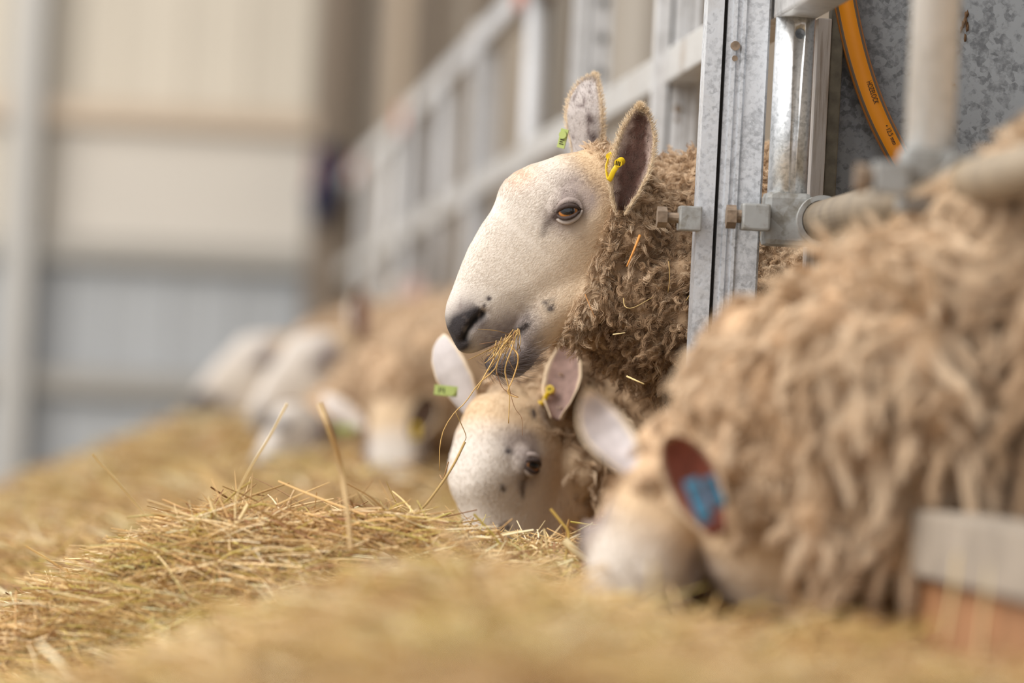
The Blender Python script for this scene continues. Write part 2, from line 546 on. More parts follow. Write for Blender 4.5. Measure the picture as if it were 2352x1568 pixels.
pipes_far = [13.0, 16.9, 20.6]
posts_far = [11.2, 14.9, 18.8, 22.6]
for k, y in enumerate(pipes_far):
    p = pipe_with_hole(BX, y, RZ - 0.034, ZT0, hole=False, mat='galv_far')
    tag(p, 'blurred upright pipe under the top rail, %s of three beyond the raised sheep' % order[k], 'pipe', 'upright pipes of the feed barrier')
for k, y in enumerate(posts_far):
    t_ = barrier_post(y, ('tall blurred post with dark round bolts behind the far ear of the raised sheep' if k == 0 else 'blurred far barrier post, %s one beyond the post with dark bolts' % order[k - 1]), detail=False, mat='galv_far', shift=.074, height=2.3 if k == 0 else ZT1)
    if k == 0:
        for zz in (CZ + 0.60, CZ + 0.67, CZ + 0.74, CZ + 0.81):
            mb = MB(); mb.tube([(BX + 0.01, y - 0.003, zz), (BX + 0.01, y - 0.0005, zz)], 0.011, 14)
            mb.build('bolt_head', M['dark'], t_)

# clamps
tee_clamp(YMAIN, 'cast tee clamp with bolt holding the rail at the sharp post')
tee_clamp(6.23, 'blurred grey tee clamp at the foot of the pale pipe')
# stub bracket with bolt left of the post
root = empty('bracket', (BX - 0.12, 7.64, RZ - 0.02)); tag(root, 'small grey bracket with hex bolt poking out left of the post', 'bracket')
zc = CZ + 0.268; xb = BX - 0.118
MB().box((xb - 0.026, 7.622, zc - 0.0165), (xb + 0.004, 7.664, zc + 0.0165), 0.002).build('block', M['clamp'], root)
mb = hexbolt(xb - 0.055, xb - 0.042, 7.642, zc, 0.0145, MB()); mb.build('bolt_head', M['bolt'], root)
mb = MB(); mb.tube([(xb - 0.043, 7.642, zc), (xb - 0.02, 7.642, zc)], 0.007, 12); mb.build('bolt_shank', M['bolt'], root)


def rail(name, y0, y1, x, z0, z1, label, mat, w=0.055, cat='rail', group='box rails of the feed barrier'):
    mb = MB(); h = w / 2
    mb.box((x - h, y0, z0), (x + h, y1, z1), 0.004)
    return tag(mb.build(name, M[mat]), label, cat, group)


rail('barrier_rail', 3.5, YMAIN + 0.02, BX + 0.0, ZM0, ZM1, 'box rail coming towards the camera above the sharp pipe', 'galv_rail')
rail('barrier_rail', YMAIN + 0.03, 25.5, BX, ZM0, ZM1, 'long middle rail running from the sharp post into the distance', 'galv_rail')
rail('barrier_rail', 9.6, 25.5, BX, ZT0, ZT1, 'top rail climbing behind the raised sheep\'s far ear', 'galv_far')
# lower pipe rail: the length over the near sheep, and the length beyond the raised sheep
mb = MB(); mb.tube([(RX, 3.6, RZ), (RX, YMAIN - 0.02, RZ)], 0.0265, 24)
tag(mb.build('pipe_rail', M['rail_dirty'], smooth=True), 'brown dirty pipe rail above the long-woolled near sheep', 'rail', 'pipe rails of the feed barrier')
mb = MB(); mb.tube([(RX, 9.4, RZ), (RX, 25.4, RZ)], 0.0265, 20)
tag(mb.build('pipe_rail', M['galv_far'], smooth=True), 'blurred lower pipe rail above the far feeding sheep', 'rail', 'pipe rails of the feed barrier')
# sole boards
rail('sole_plank', 3.6, 25.5, BX + 0.005, CZ - 0.155, CZ - 0.085, 'grey weathered plank along the barrier foot at lower right', 'plank_grey', 0.06, 'plank', None)
rail('sole_plank', 3.6, 25.5, BX + 0.015, CZ - 0.47, CZ - 0.158, 'brown stained plank under the grey plank', 'plank_brown', 0.05, 'plank', None)
# rusty joints on the top rail
for k, (y, lab) in enumerate(((13.2, 'rusty orange joint where the top rail leaves the picture'), (19.6, 'rusty orange joint halfway down the top rail'), (24.0, 'small rusty joint near the end of the top rail'))):
    mb = MB(); mb.box((BX - 0.036, y - 0.16, ZT0 - 0.01), (BX + 0.036, y + 0.16, ZT1 + 0.008), 0.006)
    tag(mb.build('rail_joint', M['rust']), lab, 'joint', 'rusty joints on the top rail')

# galvanised dividing sheet behind the pipe, facing the camera
SY = 7.80
root = empty('dividing_sheet', (1.5, SY, 0.27)); tag(root, 'dark mottled galvanised sheet dividing the pens behind the orange hose', 'panel')
mb = MB(); mb.box((0.925, SY, 0.27), (2.7, SY + 0.004, 2.25)); sh = mb.build('panel', M['sheet'], root)
mb = MB(); mb.box((0.888, SY - 0.035, 0.27), (0.907, SY + 0.01, ZM0 + 0.012), 0.002); mb.build('frame_strip', M['wood_strip'], root)
mb = MB(); mb.box((0.9075, SY - 0.03, 0.27), (0.9245, SY + 0.014, 2.25), 0.002); mb.build('frame_edge', M['edge'], root)
mb = MB(); mb.box((2.68, SY - 0.02, 0.27), (2.72, SY + 0.03, 2.25), 0.002); mb.build('frame_edge', M['edge'], root)


def splat(px, py, rx, ry, seed):
    """dried dung splash: lumpy raised patch on the sheet"""
    r2 = np.random.default_rng(seed); mb = MB()
    for k in range(9):
        c = P(px + r2.normal(0, rx * 0.45), py + r2.normal(0, ry * 0.45), SY - 0.001); c[1] = SY
        a = r2.uniform(0.25, 0.5) * rx / 1680; bb = r2.uniform(0.25, 0.5) * ry / 1680
        n = 9; V = [(c[0], SY - 0.004, c[2])]; F = []
        for i in range(n):
            t = 2 * math.pi * i / n; q = r2.uniform(0.7, 1.25)
            V.append((c[0] + a * q * math.cos(t), SY + 0.0005, c[2] + bb * q * math.sin(t)))
        F = [(0, 1 + (i + 1) % n, 1 + i) for i in range(n)]
        mb.add(V, F)
    return mb


for (px, py, rx, ry, lab) in ((1928, 238, 13, 22, 'brown dung splash on the sheet beside its left frame'), (2233, 50, 10, 34, 'tall brown dung splash high on the sheet right of the pale pipe'),
                              (2195, 95, 12, 10, 'faint dung speck on the sheet beside the pale pipe'), (2197, 188, 10, 6, 'small dung speck on the sheet below the tall splash')):
    tag(splat(px, py, rx, ry, int(px)).build('dung_splash', M['dung'], smooth=True), lab, 'dirt', 'dung splashes on the sheet')

# orange hose hanging before the sheet
HY = SY - 0.028
hp = [(1912, -640), (1918, -440), (1926, -260), (1938, -120), (1945, -40), (1957, 30), (1975, 110), (1999, 190), (2027, 262), (2058, 325), (2092, 385), (2135, 450), (2180, 540), (2206, 650), (2216, 780), (2218, 900), (2217, 1000)]
pts = spline([P(x, y, HY) for x, y in hp], 150); pts[:, 1] = HY
ring = 40
V, F = tube(pts, 0.0162, ring, True, up=(1, 0, 0))
hc = empty('garden_hose', pts[-1]); tag(hc, 'orange garden hose with grey stripes hanging in front of the sheet', 'hose')
fm = []
for i in range(len(pts) - 1):
    for k in range(ring):
        ang = math.degrees(2 * math.pi * (k + 0.5) / ring)       # 0 = right (+X), 90 towards or away from the camera
        c = math.cos(math.radians(ang))
        fm.append(1 if (0.62 < c < 0.8 or -0.86 < c < -0.74) else (2 if (c >= 0.8 or c <= -0.86) else 0))
fm += [0, 0]
mesh_obj('tube', V, F, None, hc, smooth=True, mats=[M['hose'], M['hose_grey'], M['hose_edge']], fmat=fm)


def text(body, p0, p1, size, y, parent, name='lettering_curve'):
    cu = bpy.data.curves.new(name, 'FONT'); cu.body = body; cu.size = size; cu.extrude = 0.0003; cu.align_x = 'LEFT'; cu.align_y = 'CENTER'
    cu.materials.append(M['ink'])
    o = bpy.data.objects.new(name, cu); COL.objects.link(o)
    d = _n(np.array(p1) - np.array(p0)); d[1] = 0; d = _n(d)
    nrm = np.array([0, -1.0, 0]); up = np.cross(nrm, d)
    o.parent = parent
    loc = np.array(p0) - np.array(parent['_o']); loc[1] = y - parent['_o'][1]
    mm = Matrix(((d[0], up[0], nrm[0], loc[0]), (d[1], up[1], nrm[1], loc[1]), (d[2], up[2], nrm[2], loc[2]), (0, 0, 0, 1)))
    o.matrix_local = mm
    bpy.context.view_layer.update()
    return o, mm


def to_mesh(o):
    bpy.context.view_layer.update()
    me = bpy.data.meshes.new_from_object(o.evaluated_get(bpy.context.evaluated_depsgraph_get()))
    n = bpy.data.objects.new('printed_lettering', me); COL.objects.link(n); n.parent = o.parent; n.matrix_local = o.matrix_local.copy()
    bpy.data.objects.remove(o, do_unlink=True)
    return n


a_, b_ = P(2002, 183, HY), P(2020, 234, HY)
o_, mm_ = text('HOZELOCK', a_, b_, 0.0105, HY - 0.0165, hc)
w_ = o_.dimensions.x or 0.05
o_.scale = (np.linalg.norm(b_ - a_) / w_, 1.0, 1.0); to_mesh(o_)
a_, b_ = P(2043, 284, HY), P(2063, 328, HY)
o_, mm_ = text('\u2022 12.5 mm', a_, b_, 0.0095, HY - 0.0165, hc)
o_.scale = (np.linalg.norm(b_ - a_) / (o_.dimensions.x or 0.05), 1.0, 1.0); to_mesh(o_)

# navy jacket hung over the far end of the rail
jp = P(745, 425, 26.72)
mb = MB()
root = empty('hanging_jacket', (jp[0], jp[1], jp[2] - 0.17)); tag(root, 'dark navy jacket hanging on the brown column past the barrier', 'jacket')
prof = spline([P(752, 330, 26.72), P(757, 370, 26.72), P(748, 420, 26.72), P(734, 470, 26.72), P(722, 515, 26.72)], 14)
rad = np.stack([np.interp(np.linspace(0, 1, 14), [0, .15, .5, .8, 1], [.02, .06, .075, .06, .03]), np.interp(np.linspace(0, 1, 14), [0, .2, 1], [.02, .04, .04])], axis=1)
V, F = tube(prof, rad, 24, True, up=(1, 0, 0)); V = np.array(V)
V[:, 0] += 0.012 * np.sin(V[:, 2] * 40 + V[:, 0] * 90); V[:, 1] += 0.012 * np.sin(V[:, 0] * 120)
mesh_obj('body', V, F, M['navy'], root, smooth=True)
V, F = tube(prof[2:9] + np.array([-0.055, -0.02, 0]), 0.018, 12); mesh_obj('lining', V, F, M['maroon'], root, smooth=True)

# ------------------------------------------------------------------ hay
HXK = np.array([-1.2, -.5, -.2, -.1, 0, .1, .2, .33, .45, .6, .75, .9])
HYK = np.array([3.5, 4.6, 6.1, 6.75, 7.15, 7.5, 8.2, 9.5, 13.0, 15.8, 17.5, 20.0])
HT = np.array([
    [-.75, -.50, -.42, -.38, -.34, -.30, -.28, -.26, -.27, -.28, -.28, -.28],
    [-.75, -.50, -.40, -.36, -.30, -.26, -.24, -.235, -.24, -.25, -.25, -.25],
    [-.75, -.50, -.41, -.37, -.325, -.270, -.228, -.195, -.232, -.262, -.24, -.21],
    [-.75, -.50, -.42, -.40, -.38, -.36, -.34, -.32, -.30, -.29, -.28, -.26],
    [-.75, -.50, -.42, -.385, -.345, -.31, -.295, -.275, -.255, -.245, -.26, -.25],
    [-.75, -.50, -.355, -.29, -.215, -.172, -.178, -.168, -.205, -.21, -.21, -.21],
    [-.75, -.50, -.38, -.33, -.30, -.28, -.28, -.28, -.28, -.29, -.29, -.28],
    [-.75, -.45, -.31, -.29, -.28, -.27, -.27, -.27, -.27, -.27, -.27, -.27],
    [-.72, -.42, -.29, -.27, -.25, -.23, -.20, -.165, -.15, -.15, -.17, -.20],
    [-.72, -.36, -.25, -.20, -.155, -.11, -.10, -.10, -.12, -.15, -.18, -.20],
    [-.75, -.45, -.34, -.30, -.25, -.22, -.20, -.20, -.20, -.22, -.24, -.25],
    [-.75, -.74, -.73, -.72, -.70, -.70, -.70, -.70, -.70, -.70, -.70, -.70]])


def hay_z(X, Y, rough=1.0):
    X = np.asarray(X, float); Y = np.asarray(Y, float)
    xi = np.clip(np.searchsorted(HXK, X) - 1, 0, len(HXK) - 2); yi = np.clip(np.searchsorted(HYK, Y) - 1, 0, len(HYK) - 2)
    fx = np.clip((X - HXK[xi]) / (HXK[xi + 1] - HXK[xi]), 0, 1); fy = np.clip((Y - HYK[yi]) / (HYK[yi + 1] - HYK[yi]), 0, 1)
    fx = fx * fx * (3 - 2 * fx) * .5 + fx * .5; fy = fy * fy * (3 - 2 * fy)
    z = (HT[yi, xi] * (1 - fx) + HT[yi, xi + 1] * fx) * (1 - fy) + (HT[yi + 1, xi] * (1 - fx) + HT[yi + 1, xi + 1] * fx) * fy
    p = np.stack([X, Y, 0 * X], axis=1)
    z = z + rough * (np.interp(Y, [6.6, 7.1], [0.022, 0.0]) * vnoise(p * 10.0, 8) + 0.016 * vnoise(p * 7.0, 3) + 0.010 * vnoise(p * 17.0, 4) + 0.005 * vnoise(p * 45.0, 5))
    return z + CZ


def hay_grid():
    xs = np.concatenate([np.linspace(-1.3, -0.45, 24), np.linspace(-0.44, 0.815, 170)])
    ys = np.concatenate([np.linspace(3.4, 8.6, 420), np.linspace(8.63, 20.2, 240)])
    X, Y = np.meshgrid(xs, ys); sh = X.shape
    Z = hay_z(X.ravel(), Y.ravel()).reshape(sh)
    Z = np.maximum(Z, 0.004)
    V = np.stack([X, Y, Z], axis=2).reshape(-1, 3)
    nx, ny = len(xs), len(ys)
    F = [(j * nx + i, j * nx + i + 1, (j + 1) * nx + i + 1, (j + 1) * nx + i) for j in range(ny - 1) for i in range(nx - 1)]
    return V, F


V, F = hay_grid()
HAY = mesh_obj('hay', V, F, M['haymass'], None, origin=(0.2, 8.0, 0.0), smooth=True)
tag(HAY, 'long golden heap of loose hay spread along the feed barrier', 'hay', kind='stuff')

HAYC = np.array([srgb(140, 108, 70), srgb(178, 144, 94), srgb(200, 170, 116), srgb(218, 194, 146), srgb(232, 216, 178), srgb(186, 168, 92), srgb(146, 104, 72), srgb(176, 164, 110)])
HAYP = np.array([.10, .2, .24, .17, .1, .09, .05, .05])


def strands(roots, dirs, length, rad, k=6, wob=0.25, sag=0.2):
    """bent hay stems: (n,3) roots, unit dirs -> paths (n,k,3) and radii (n,k)"""
    n = len(roots)
    t = np.linspace(0, 1, k)[None, :, None]
    side = rng.normal(size=(n, 3)); side -= (side * dirs).sum(1)[:, None] * dirs; side /= np.linalg.norm(side, axis=1)[:, None]
    bend = rng.normal(0, wob, (n, 1, 1))
    p = roots[:, None, :] + dirs[:, None, :] * length[:, None, None] * t + side[:, None, :] * (length[:, None, None] * bend * (t * t - 0.3 * t))
    kink = rng.random((n, 1, 1)) < 0.25
    kp = rng.uniform(.35, .7, (n, 1, 1)); s2 = rng.normal(0, 0.45, (n, 1, 3))
    p = p + kink * np.maximum(t - kp, 0) * s2 * length[:, None, None]
    p[:, :, 2] -= sag * (length[:, None] * t[:, :, 0] ** 2)
    r = rad[:, None] * np.interp(np.linspace(0, 1, k), [0, .15, .7, 1], [.8, 1, .9, .35])[None, :]
    return p, r


def hay_cols(p):
    n = len(p)
    c = HAYC[rng.choice(len(HAYC), n, p=HAYP / HAYP.sum())] * rng.uniform(.78, 1.18, (n, 1))
    # tufts of browner and of greener hay
    b = vnoise(p * 7.5, 81)[:, None]; g = vnoise(p * 5.0, 82)[:, None]
    c = c * np.array([1.14, 1.18, 1.27]) * (1 - .25 * np.clip(b, 0, 1)) * np.where(b > .15, np.array([1.0, .93, .86]), 1.0)
    c = c * np.where(g > .3, np.array([1.0, .99, .92]), np.array([1.03, .98, .94]))
    return np.clip(c, 0, .95)


def hay_layer(x0, x1, y0, y1, n, lmin, lmax, r0, r1, up=0.22, lift=0.03, upright=0.03):
    X = rng.uniform(x0, x1, n); Y = rng.uniform(y0, y1, n)
    Z = hay_z(X, Y); h = rng.random(n) ** 1.6 * lift - 0.008
    az = rng.uniform(0, 2 * math.pi, n); el = rng.normal(0.04, up, n)
    ur = rng.random(n) < upright; el = np.where(ur, rng.uniform(.3, 1.2, n), el)
    d = np.stack([np.cos(az) * np.cos(el), np.sin(az) * np.cos(el), np.sin(el)], axis=1)
    L = rng.uniform(lmin, lmax, n) * np.where(ur, .45, 1)
    r = rng.uniform(r0, r1, n)
    roots = np.stack([X, Y, Z + h], axis=1) - d * (np.where(ur, 0.1, .5) * L)[:, None]
    p, rr = strands(roots, d, L, r)
    # follow the ground a little, never far below it
    zf = hay_z(p[:, :, 0].ravel(), p[:, :, 1].ravel()).reshape(p.shape[:2])
    p[:, :, 2] = np.maximum(p[:, :, 2], zf - 0.012)
    keep = (p[:, :, 0].max(1) < 0.812) & ((p[:, :, 2] - zf).max(1) < 0.075)
    return p[keep], rr[keep]


L = [hay_layer(-.42, .82, 7.0, 8.0, 20000, .04, .20, .0004, .0010, up=.12, lift=.030, upright=.006),
     hay_layer(-.42, .82, 7.0, 7.8, 11000, .03, .14, .0004, .0011, up=.42, lift=.026, upright=.012),
     hay_layer(-.35, .82, 7.2, 7.8, 12000, .015, .10, .0003, .0009, up=.40, lift=.022, upright=.02),
     hay_layer(-.35, .82, 7.2, 7.8, 3000, .08, .28, .0007, .0015, up=.20, lift=.042, upright=.0),
     hay_layer(-.42, .82, 4.3, 7.0, 26000, .05, .22, .0006, .0014, up=.20, lift=.040, upright=.02),
     hay_layer(-.42, .82, 4.3, 6.6, 900, .12, .30, .0012, .0022, up=.25, lift=.060, upright=.04),
     hay_layer(-.5, .82, 8.0, 11.0, 15000, .05, .24, .0008, .0018, up=.22, lift=.04, upright=.02),
     hay_layer(-.6, .82, 11.0, 17.6, 14000, .06, .25, .0015, .003, up=.25, lift=.05, upright=.02)]
paths = np.concatenate([a for a, b in L]); rads = np.concatenate([b for a, b in L])
o = make_curves('hay_stems', paths, rads, hay_cols(paths[:, 2]), M['strawfibre'], HAY); tag(o, kind='stuff')

# stems that stick out of the heap one by one (photograph pixel, distance, radius, colour)
def stem(points, r, c, k=14):
    w = spline([P(*q) for q in points], k)
    return w, np.full(k, r), np.asarray(c)


pale, tan, olive, brown = srgb(230, 208, 158), srgb(206, 168, 104), srgb(176, 156, 80), srgb(150, 112, 70)
ST = [stem([(213, 1044, 7.45), (262, 1098, 7.47), (330, 1178, 7.5), (384, 1242, 7.5), (396, 1290, 7.5)], .0014, pale),
      stem([(660, 926, 7.3), (622, 998, 7.32), (578, 1070, 7.36), (544, 1140, 7.4), (540, 1200, 7.4)], .0011, pale),
      stem([(733, 925, 7.05), (756, 985, 7.05), (782, 1070, 7.1), (798, 1170, 7.1), (806, 1260, 7.1)], .0028, srgb(214, 186, 140)),
      stem([(480, 1140, 7.45), (494, 1180, 7.45), (520, 1195, 7.45), (548, 1212, 7.45)], .0014, pale),
      stem([(486, 1170, 7.45), (482, 1230, 7.45), (478, 1260, 7.45)], .0011, olive),
      stem([(570, 1158, 7.42), (545, 1200, 7.42), (495, 1262, 7.43)], .0019, pale),
      stem([(570, 1165, 7.42), (600, 1158, 7.42), (632, 1164, 7.42)], .0013, olive),
      stem([(440, 1222, 7.4), (462, 1245, 7.4), (480, 1262, 7.4)], .0024, pale),
      stem([(244, 1243, 7.4), (300, 1243, 7.4), (360, 1262, 7.4)], .0011, tan),
      stem([(60, 1254, 7.5), (120, 1290, 7.5), (200, 1338, 7.5)], .0008, tan),
      stem([(180, 1352, 7.42), (235, 1348, 7.42), (170, 1380, 7.4), (140, 1420, 7.4), (115, 1492, 7.38)], .0032, srgb(216, 168, 104), 22),
      stem([(1068, 1014, 7.7), (1040, 1070, 7.66), (1000, 1130, 7.62), (960, 1175, 7.56), (900, 1205, 7.52), (760, 1240, 7.48)], .0014, srgb(176, 146, 92), 24),
      stem([(760, 1238, 7.46), (880, 1200, 7.48), (965, 1190, 7.5), (1035, 1205, 7.52), (1070, 1245, 7.52), (1110, 1290, 7.52)], .0018, srgb(216, 186, 122), 24),
      stem([(1010, 1090, 7.72), (1018, 1098, 7.7), (1030, 1060, 7.7)], .0008, brown),
      stem([(1088, 1180, 7.45), (1135, 1230, 7.45), (1165, 1275, 7.45)], .0013, olive),
      stem([(1264, 1168, 7.45), (1290, 1200, 7.45), (1306, 1224, 7.45), (1302, 1260, 7.45), (1298, 1300, 7.45)], .0016, srgb(190, 160, 86), 20),
      stem([(1250, 1214, 7.45), (1256, 1250, 7.45), (1262, 1285, 7.45)], .0012, pale),
      stem([(1296, 1240, 7.42), (1322, 1265, 7.42), (1366, 1302, 7.42)], .0042, srgb(238, 220, 176)),
      stem([(1142, 1218, 7.45), (1160, 1250, 7.45), (1182, 1285, 7.45)], .0013, brown),
      stem([(1380, 1184, 7.5), (1400, 1192, 7.5), (1412, 1200, 7.5)], .0009, pale),
      stem([(1411, 1174, 7.5), (1416, 1198, 7.5), (1420, 1215, 7.5)], .0018, olive),
      stem([(1310, 1198, 7.8), (1360, 1205, 7.8), (1410, 1206, 7.8)], .0012, olive),
      stem([(1140, 1292, 7.4), (1200, 1290, 7.4), (1290, 1330, 7.4)], .0018, pale),
      stem([(1470, 1560, 5.6), (1480, 1480, 5.6), (1500, 1360, 5.6), (1500, 1290, 5.6)], .0022, pale),
      stem([(2170, 1470, 5.6), (2190, 1360, 5.6), (2200, 1270, 5.6)], .002, pale),
      stem([(2250, 1500, 5.5), (2262, 1400, 5.5), (2275, 1290, 5.5)], .002, pale),
      stem([(460, 1080, 11.0), (500, 1115, 11.0), (560, 1150, 11.0), (600, 1165, 11.0)], .008, srgb(226, 194, 138))]
kmax = 24
pp = np.array([spline(a, kmax) for a, b, c in ST]); rr = np.array([np.full(kmax, b[0] * 1.3) for a, b, c in ST])
rr *= np.linspace(1, .75, kmax)[None, :]
o = make_curves('tall_stems', pp, rr, np.array([c for a, b, c in ST]), M['strawfibre'], HAY); tag(o, kind='stuff')

# ------------------------------------------------------------------ sheep
HO = np.array([1400.0, 400.0]); SD = np.array([-.697, .717]); ND = np.array([-.717, -.697]); HS = 1 / 1660.0
def side(px, py):
    d = np.array([px, py], float) - HO
    return d.dot(SD), d.dot(ND)


US = np.array([-62, -40, -15, 21, 53, 82, 120, 156, 188, 210, 231, 256, 297, 356, 400, 440, 479, 502, 517, 526, 533, 537.])
UD = np.array([-10, 40, 72, 93, 116, 129, 149, 161, 163, 157, 146, 137, 130, 114, 96, 78, 62, 45, 24, 0, -18, -34.])
UVs = np.array([-62, -40, 0, 60, 120, 180, 251, 300, 340, 370, 390, 436, 480, 502, 520, 531, 537.])
UVn = np.array([-40, -90, -140, -190, -220, -236, -238, -212, -178, -140, -110, -92, -80, -71, -62, -52, -40.])
UWs = np.array([-62, -40, 0, 60, 120, 170, 215, 260, 320, 400, 460, 500, 520, 532, 537.])
UW = np.array([10, 50, 84, 102, 108, 100, 84, 72, 62, 54, 53, 50, 42, 24, 8.])
JS = np.array([190, 230, 320, 385, 436, 480, 500, 512, 520, 524.])
JT = np.array([-120, -60, -50, -70, -104, -95, -92, -95, -106, -118.])
JBs = np.array([190, 230, 300, 321, 357, 382, 410, 452, 482, 505, 519, 524.])
JB = np.array([-180, -228, -218, -206, -192, -182, -176, -182, -177, -159, -134, -122.])
JWs = np.array([190, 240, 320, 385, 440, 480, 505, 519, 524.])
JW = np.array([46, 72, 66, 54, 43, 43, 37, 23, 7.])


def head_w(s, n):
    """half width of the head surface (px) at side coordinates s, n"""
    nd = np.interp(s, US, UD); nv = np.interp(s, UVs, UVn); W = np.interp(s, UWs, UW)
    q = np.clip((n - (nd + nv) / 2) / ((nd - nv) / 2 + 1e-6), -.999, .999)
    return W * (1 - q * q) ** .5 ** 1.0 * np.where(q < 0, 1 + .32 * q, 1 + 0.06 * q)


def loft(ss, nd, nv, W, ring=44):
    V, F = [], []
    for s, a, b, w in zip(ss, nd, nv, W):
        mid, h = (a + b) / 2, (a - b) / 2
        for k in range(ring):
            t = 2 * math.pi * k / ring
            q = math.sin(t); c = math.cos(t)
            ww = w * math.copysign(abs(c) ** (.9 if q < 0 else .78), c) * (1 + (.32 * q if q < 0 else .04 * q))
            V.append((s, ww, mid + h * q))
    n = len(ss)
    for i in range(n - 1):
        for k in range(ring):
            F.append((i * ring + k, i * ring + (k + 1) % ring, (i + 1) * ring + (k + 1) % ring, (i + 1) * ring + k))
    F += [list(range(ring))[::-1], [(n - 1) * ring + k for k in range(ring)]]
    return np.array(V), F


def uvsphere(c, r, nu=20, nv=12):
    V, F = [], []
    r = np.broadcast_to(np.asarray(r, float), (3,))
    for j in range(nv + 1):
        ph = math.pi * j / nv
        for i in range(nu):
            t = 2 * math.pi * i / nu
            V.append(np.asarray(c) + r * np.array([math.sin(ph) * math.cos(t), math.sin(ph) * math.sin(t), math.cos(ph)]))
    for j in range(nv):
        for i in range(nu):
            F.append((j * nu + i, (j + 1) * nu + i, (j + 1) * nu + (i + 1) % nu, j * nu + (i + 1) % nu))
    return np.array(V), F


EYE = side(1289, 487)
ss_u = np.concatenate([np.linspace(-62, 480, 60), np.linspace(486, 537, 20)])
HEADU = loft(ss_u, np.interp(ss_u, US, UD), np.interp(ss_u, UVs, UVn), np.interp(ss_u, UWs, UW))
ss_j = np.linspace(190, 524, 44)
HEADJ = loft(ss_j, np.interp(ss_j, JS, JT), np.interp(ss_j, JBs, JB), np.interp(ss_j, JWs, JW))


def voxel(V, F, size):
    me = bpy.data.meshes.new('tmp'); me.from_pydata([tuple(v) for v in V], [], [list(f) for f in F]); me.update()
    o = bpy.data.objects.new('tmp', me); COL.objects.link(o)
    md = o.modifiers.new('r', 'REMESH'); md.mode = 'VOXEL'; md.voxel_size = size; md.adaptivity = 0.0
    bpy.context.view_layer.update()
    dg = bpy.context.evaluated_depsgraph_get()
    e = o.evaluated_get(dg).to_mesh()
    n = len(e.vertices); v = np.zeros(n * 3, np.float32); e.vertices.foreach_get('co', v)
    f = [tuple(p.vertices) for p in e.polygons]
    bpy.data.objects.remove(o, do_unlink=True); bpy.data.meshes.remove(me)
    return v.reshape(-1, 3).astype(float), np.array(f)


def normals(V, Q):
    T = np.concatenate([Q[:, [0, 1, 2]], Q[:, [0, 2, 3]]])
    fn = np.cross(V[T[:, 1]] - V[T[:, 0]], V[T[:, 2]] - V[T[:, 0]])
    n = np.zeros_like(V)
    for k in range(3): np.add.at(n, T[:, k], fn)
    return n / (np.linalg.norm(n, axis=1)[:, None] + 1e-12), T


def smooth_mesh(V, Q, it, w=None):
    e = np.concatenate([Q[:, [0, 1]], Q[:, [1, 2]], Q[:, [2, 3]], Q[:, [3, 0]]])
    cnt = np.zeros(len(V)); np.add.at(cnt, e[:, 0], 1); np.add.at(cnt, e[:, 1], 1)
    for _ in range(it):
        s = np.zeros_like(V); np.add.at(s, e[:, 0], V[e[:, 1]]); np.add.at(s, e[:, 1], V[e[:, 0]])
        m = s / cnt[:, None]
        V = V + (m - V) * (0.5 if w is None else (0.5 * w)[:, None])
    return V


def segdist(p, pts):
    """distance of (N,2) points to a polyline"""
    d = np.full(len(p), 1e9); pts = np.asarray(pts, float)
    for a, b in zip(pts[:-1], pts[1:]):
        ab = b - a; t = np.clip(((p - a) @ ab) / (ab @ ab), 0, 1)
        d = np.minimum(d, np.linalg.norm(p - (a + t[:, None] * ab), axis=1))
    return d


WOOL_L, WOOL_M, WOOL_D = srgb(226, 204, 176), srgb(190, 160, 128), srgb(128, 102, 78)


def ear_mesh(base, tip, opening, wid, cup=1.0, bend=0.0, nu=26, nv=18, th=0.0045, basew=.34):
    """leaf-shaped cupped ear; returns verts, quads, inner flag, u, v"""
    base, tip = np.asarray(base), np.asarray(tip)
    L = np.linalg.norm(tip - base); d = (tip - base) / L
    op = np.asarray(opening, float); op = _n(op - op.dot(d) * d); sd = np.cross(d, op)
    V, U, Vv, I = [], [], [], []
    for layer in (0, 1):
        for i in range(nu + 1):
            u = i / nu
            hw = wid / 2 * np.interp(u, [0, .08, .2, .38, .55, .72, .86, .95, 1], [basew, basew * .6 + .25, max(.7, basew * .8), .95, 1.0, .86, .58, .30, .06])
            ph = np.interp(u, [0, .2, .5, 1], [2.3, 1.55, 1.0, .55]) * cup
            R = hw / max(math.sin(min(ph, math.pi / 2)), .2)
            for j in range(nv + 1):
                v = -1 + 2 * j / nv
                a = v * ph
                th_ = th * (1 - .75 * abs(v) ** 3) * (1 - .6 * u)
                rr = R - (th_ if layer else 0)
                q = base + d * L * u + sd * rr * math.sin(a) + op * (R * (1 - math.cos(ph) * .3) - rr * math.cos(a) - R * .35) + op * bend * L * u * u
                V.append(q); U.append(u); Vv.append(v); I.append(layer)
    n1 = (nu + 1) * (nv + 1); F = []
    for i in range(nu):
        for j in range(nv):
            a = i * (nv + 1) + j
            F.append((a, a + 1, a + nv + 2, a + nv + 1)); b = a + n1
            F.append((b, b + nv + 1, b + nv + 2, b + 1))
    for i in range(nu):
        for j in (0, nv):
            a = i * (nv + 1) + j
            F.append((a, a + nv + 1, a + nv + 1 + n1, a + n1))
    for j in range(nv):
        a = nu * (nv + 1) + j
        F.append((a, a + 1, a + 1 + n1, a + n1))
        F.append((j, j + n1, j + 1 + n1, j + 1))
    return np.array(V), F, np.array(I), np.array(U), np.array(Vv), (base, d, op, sd, L)


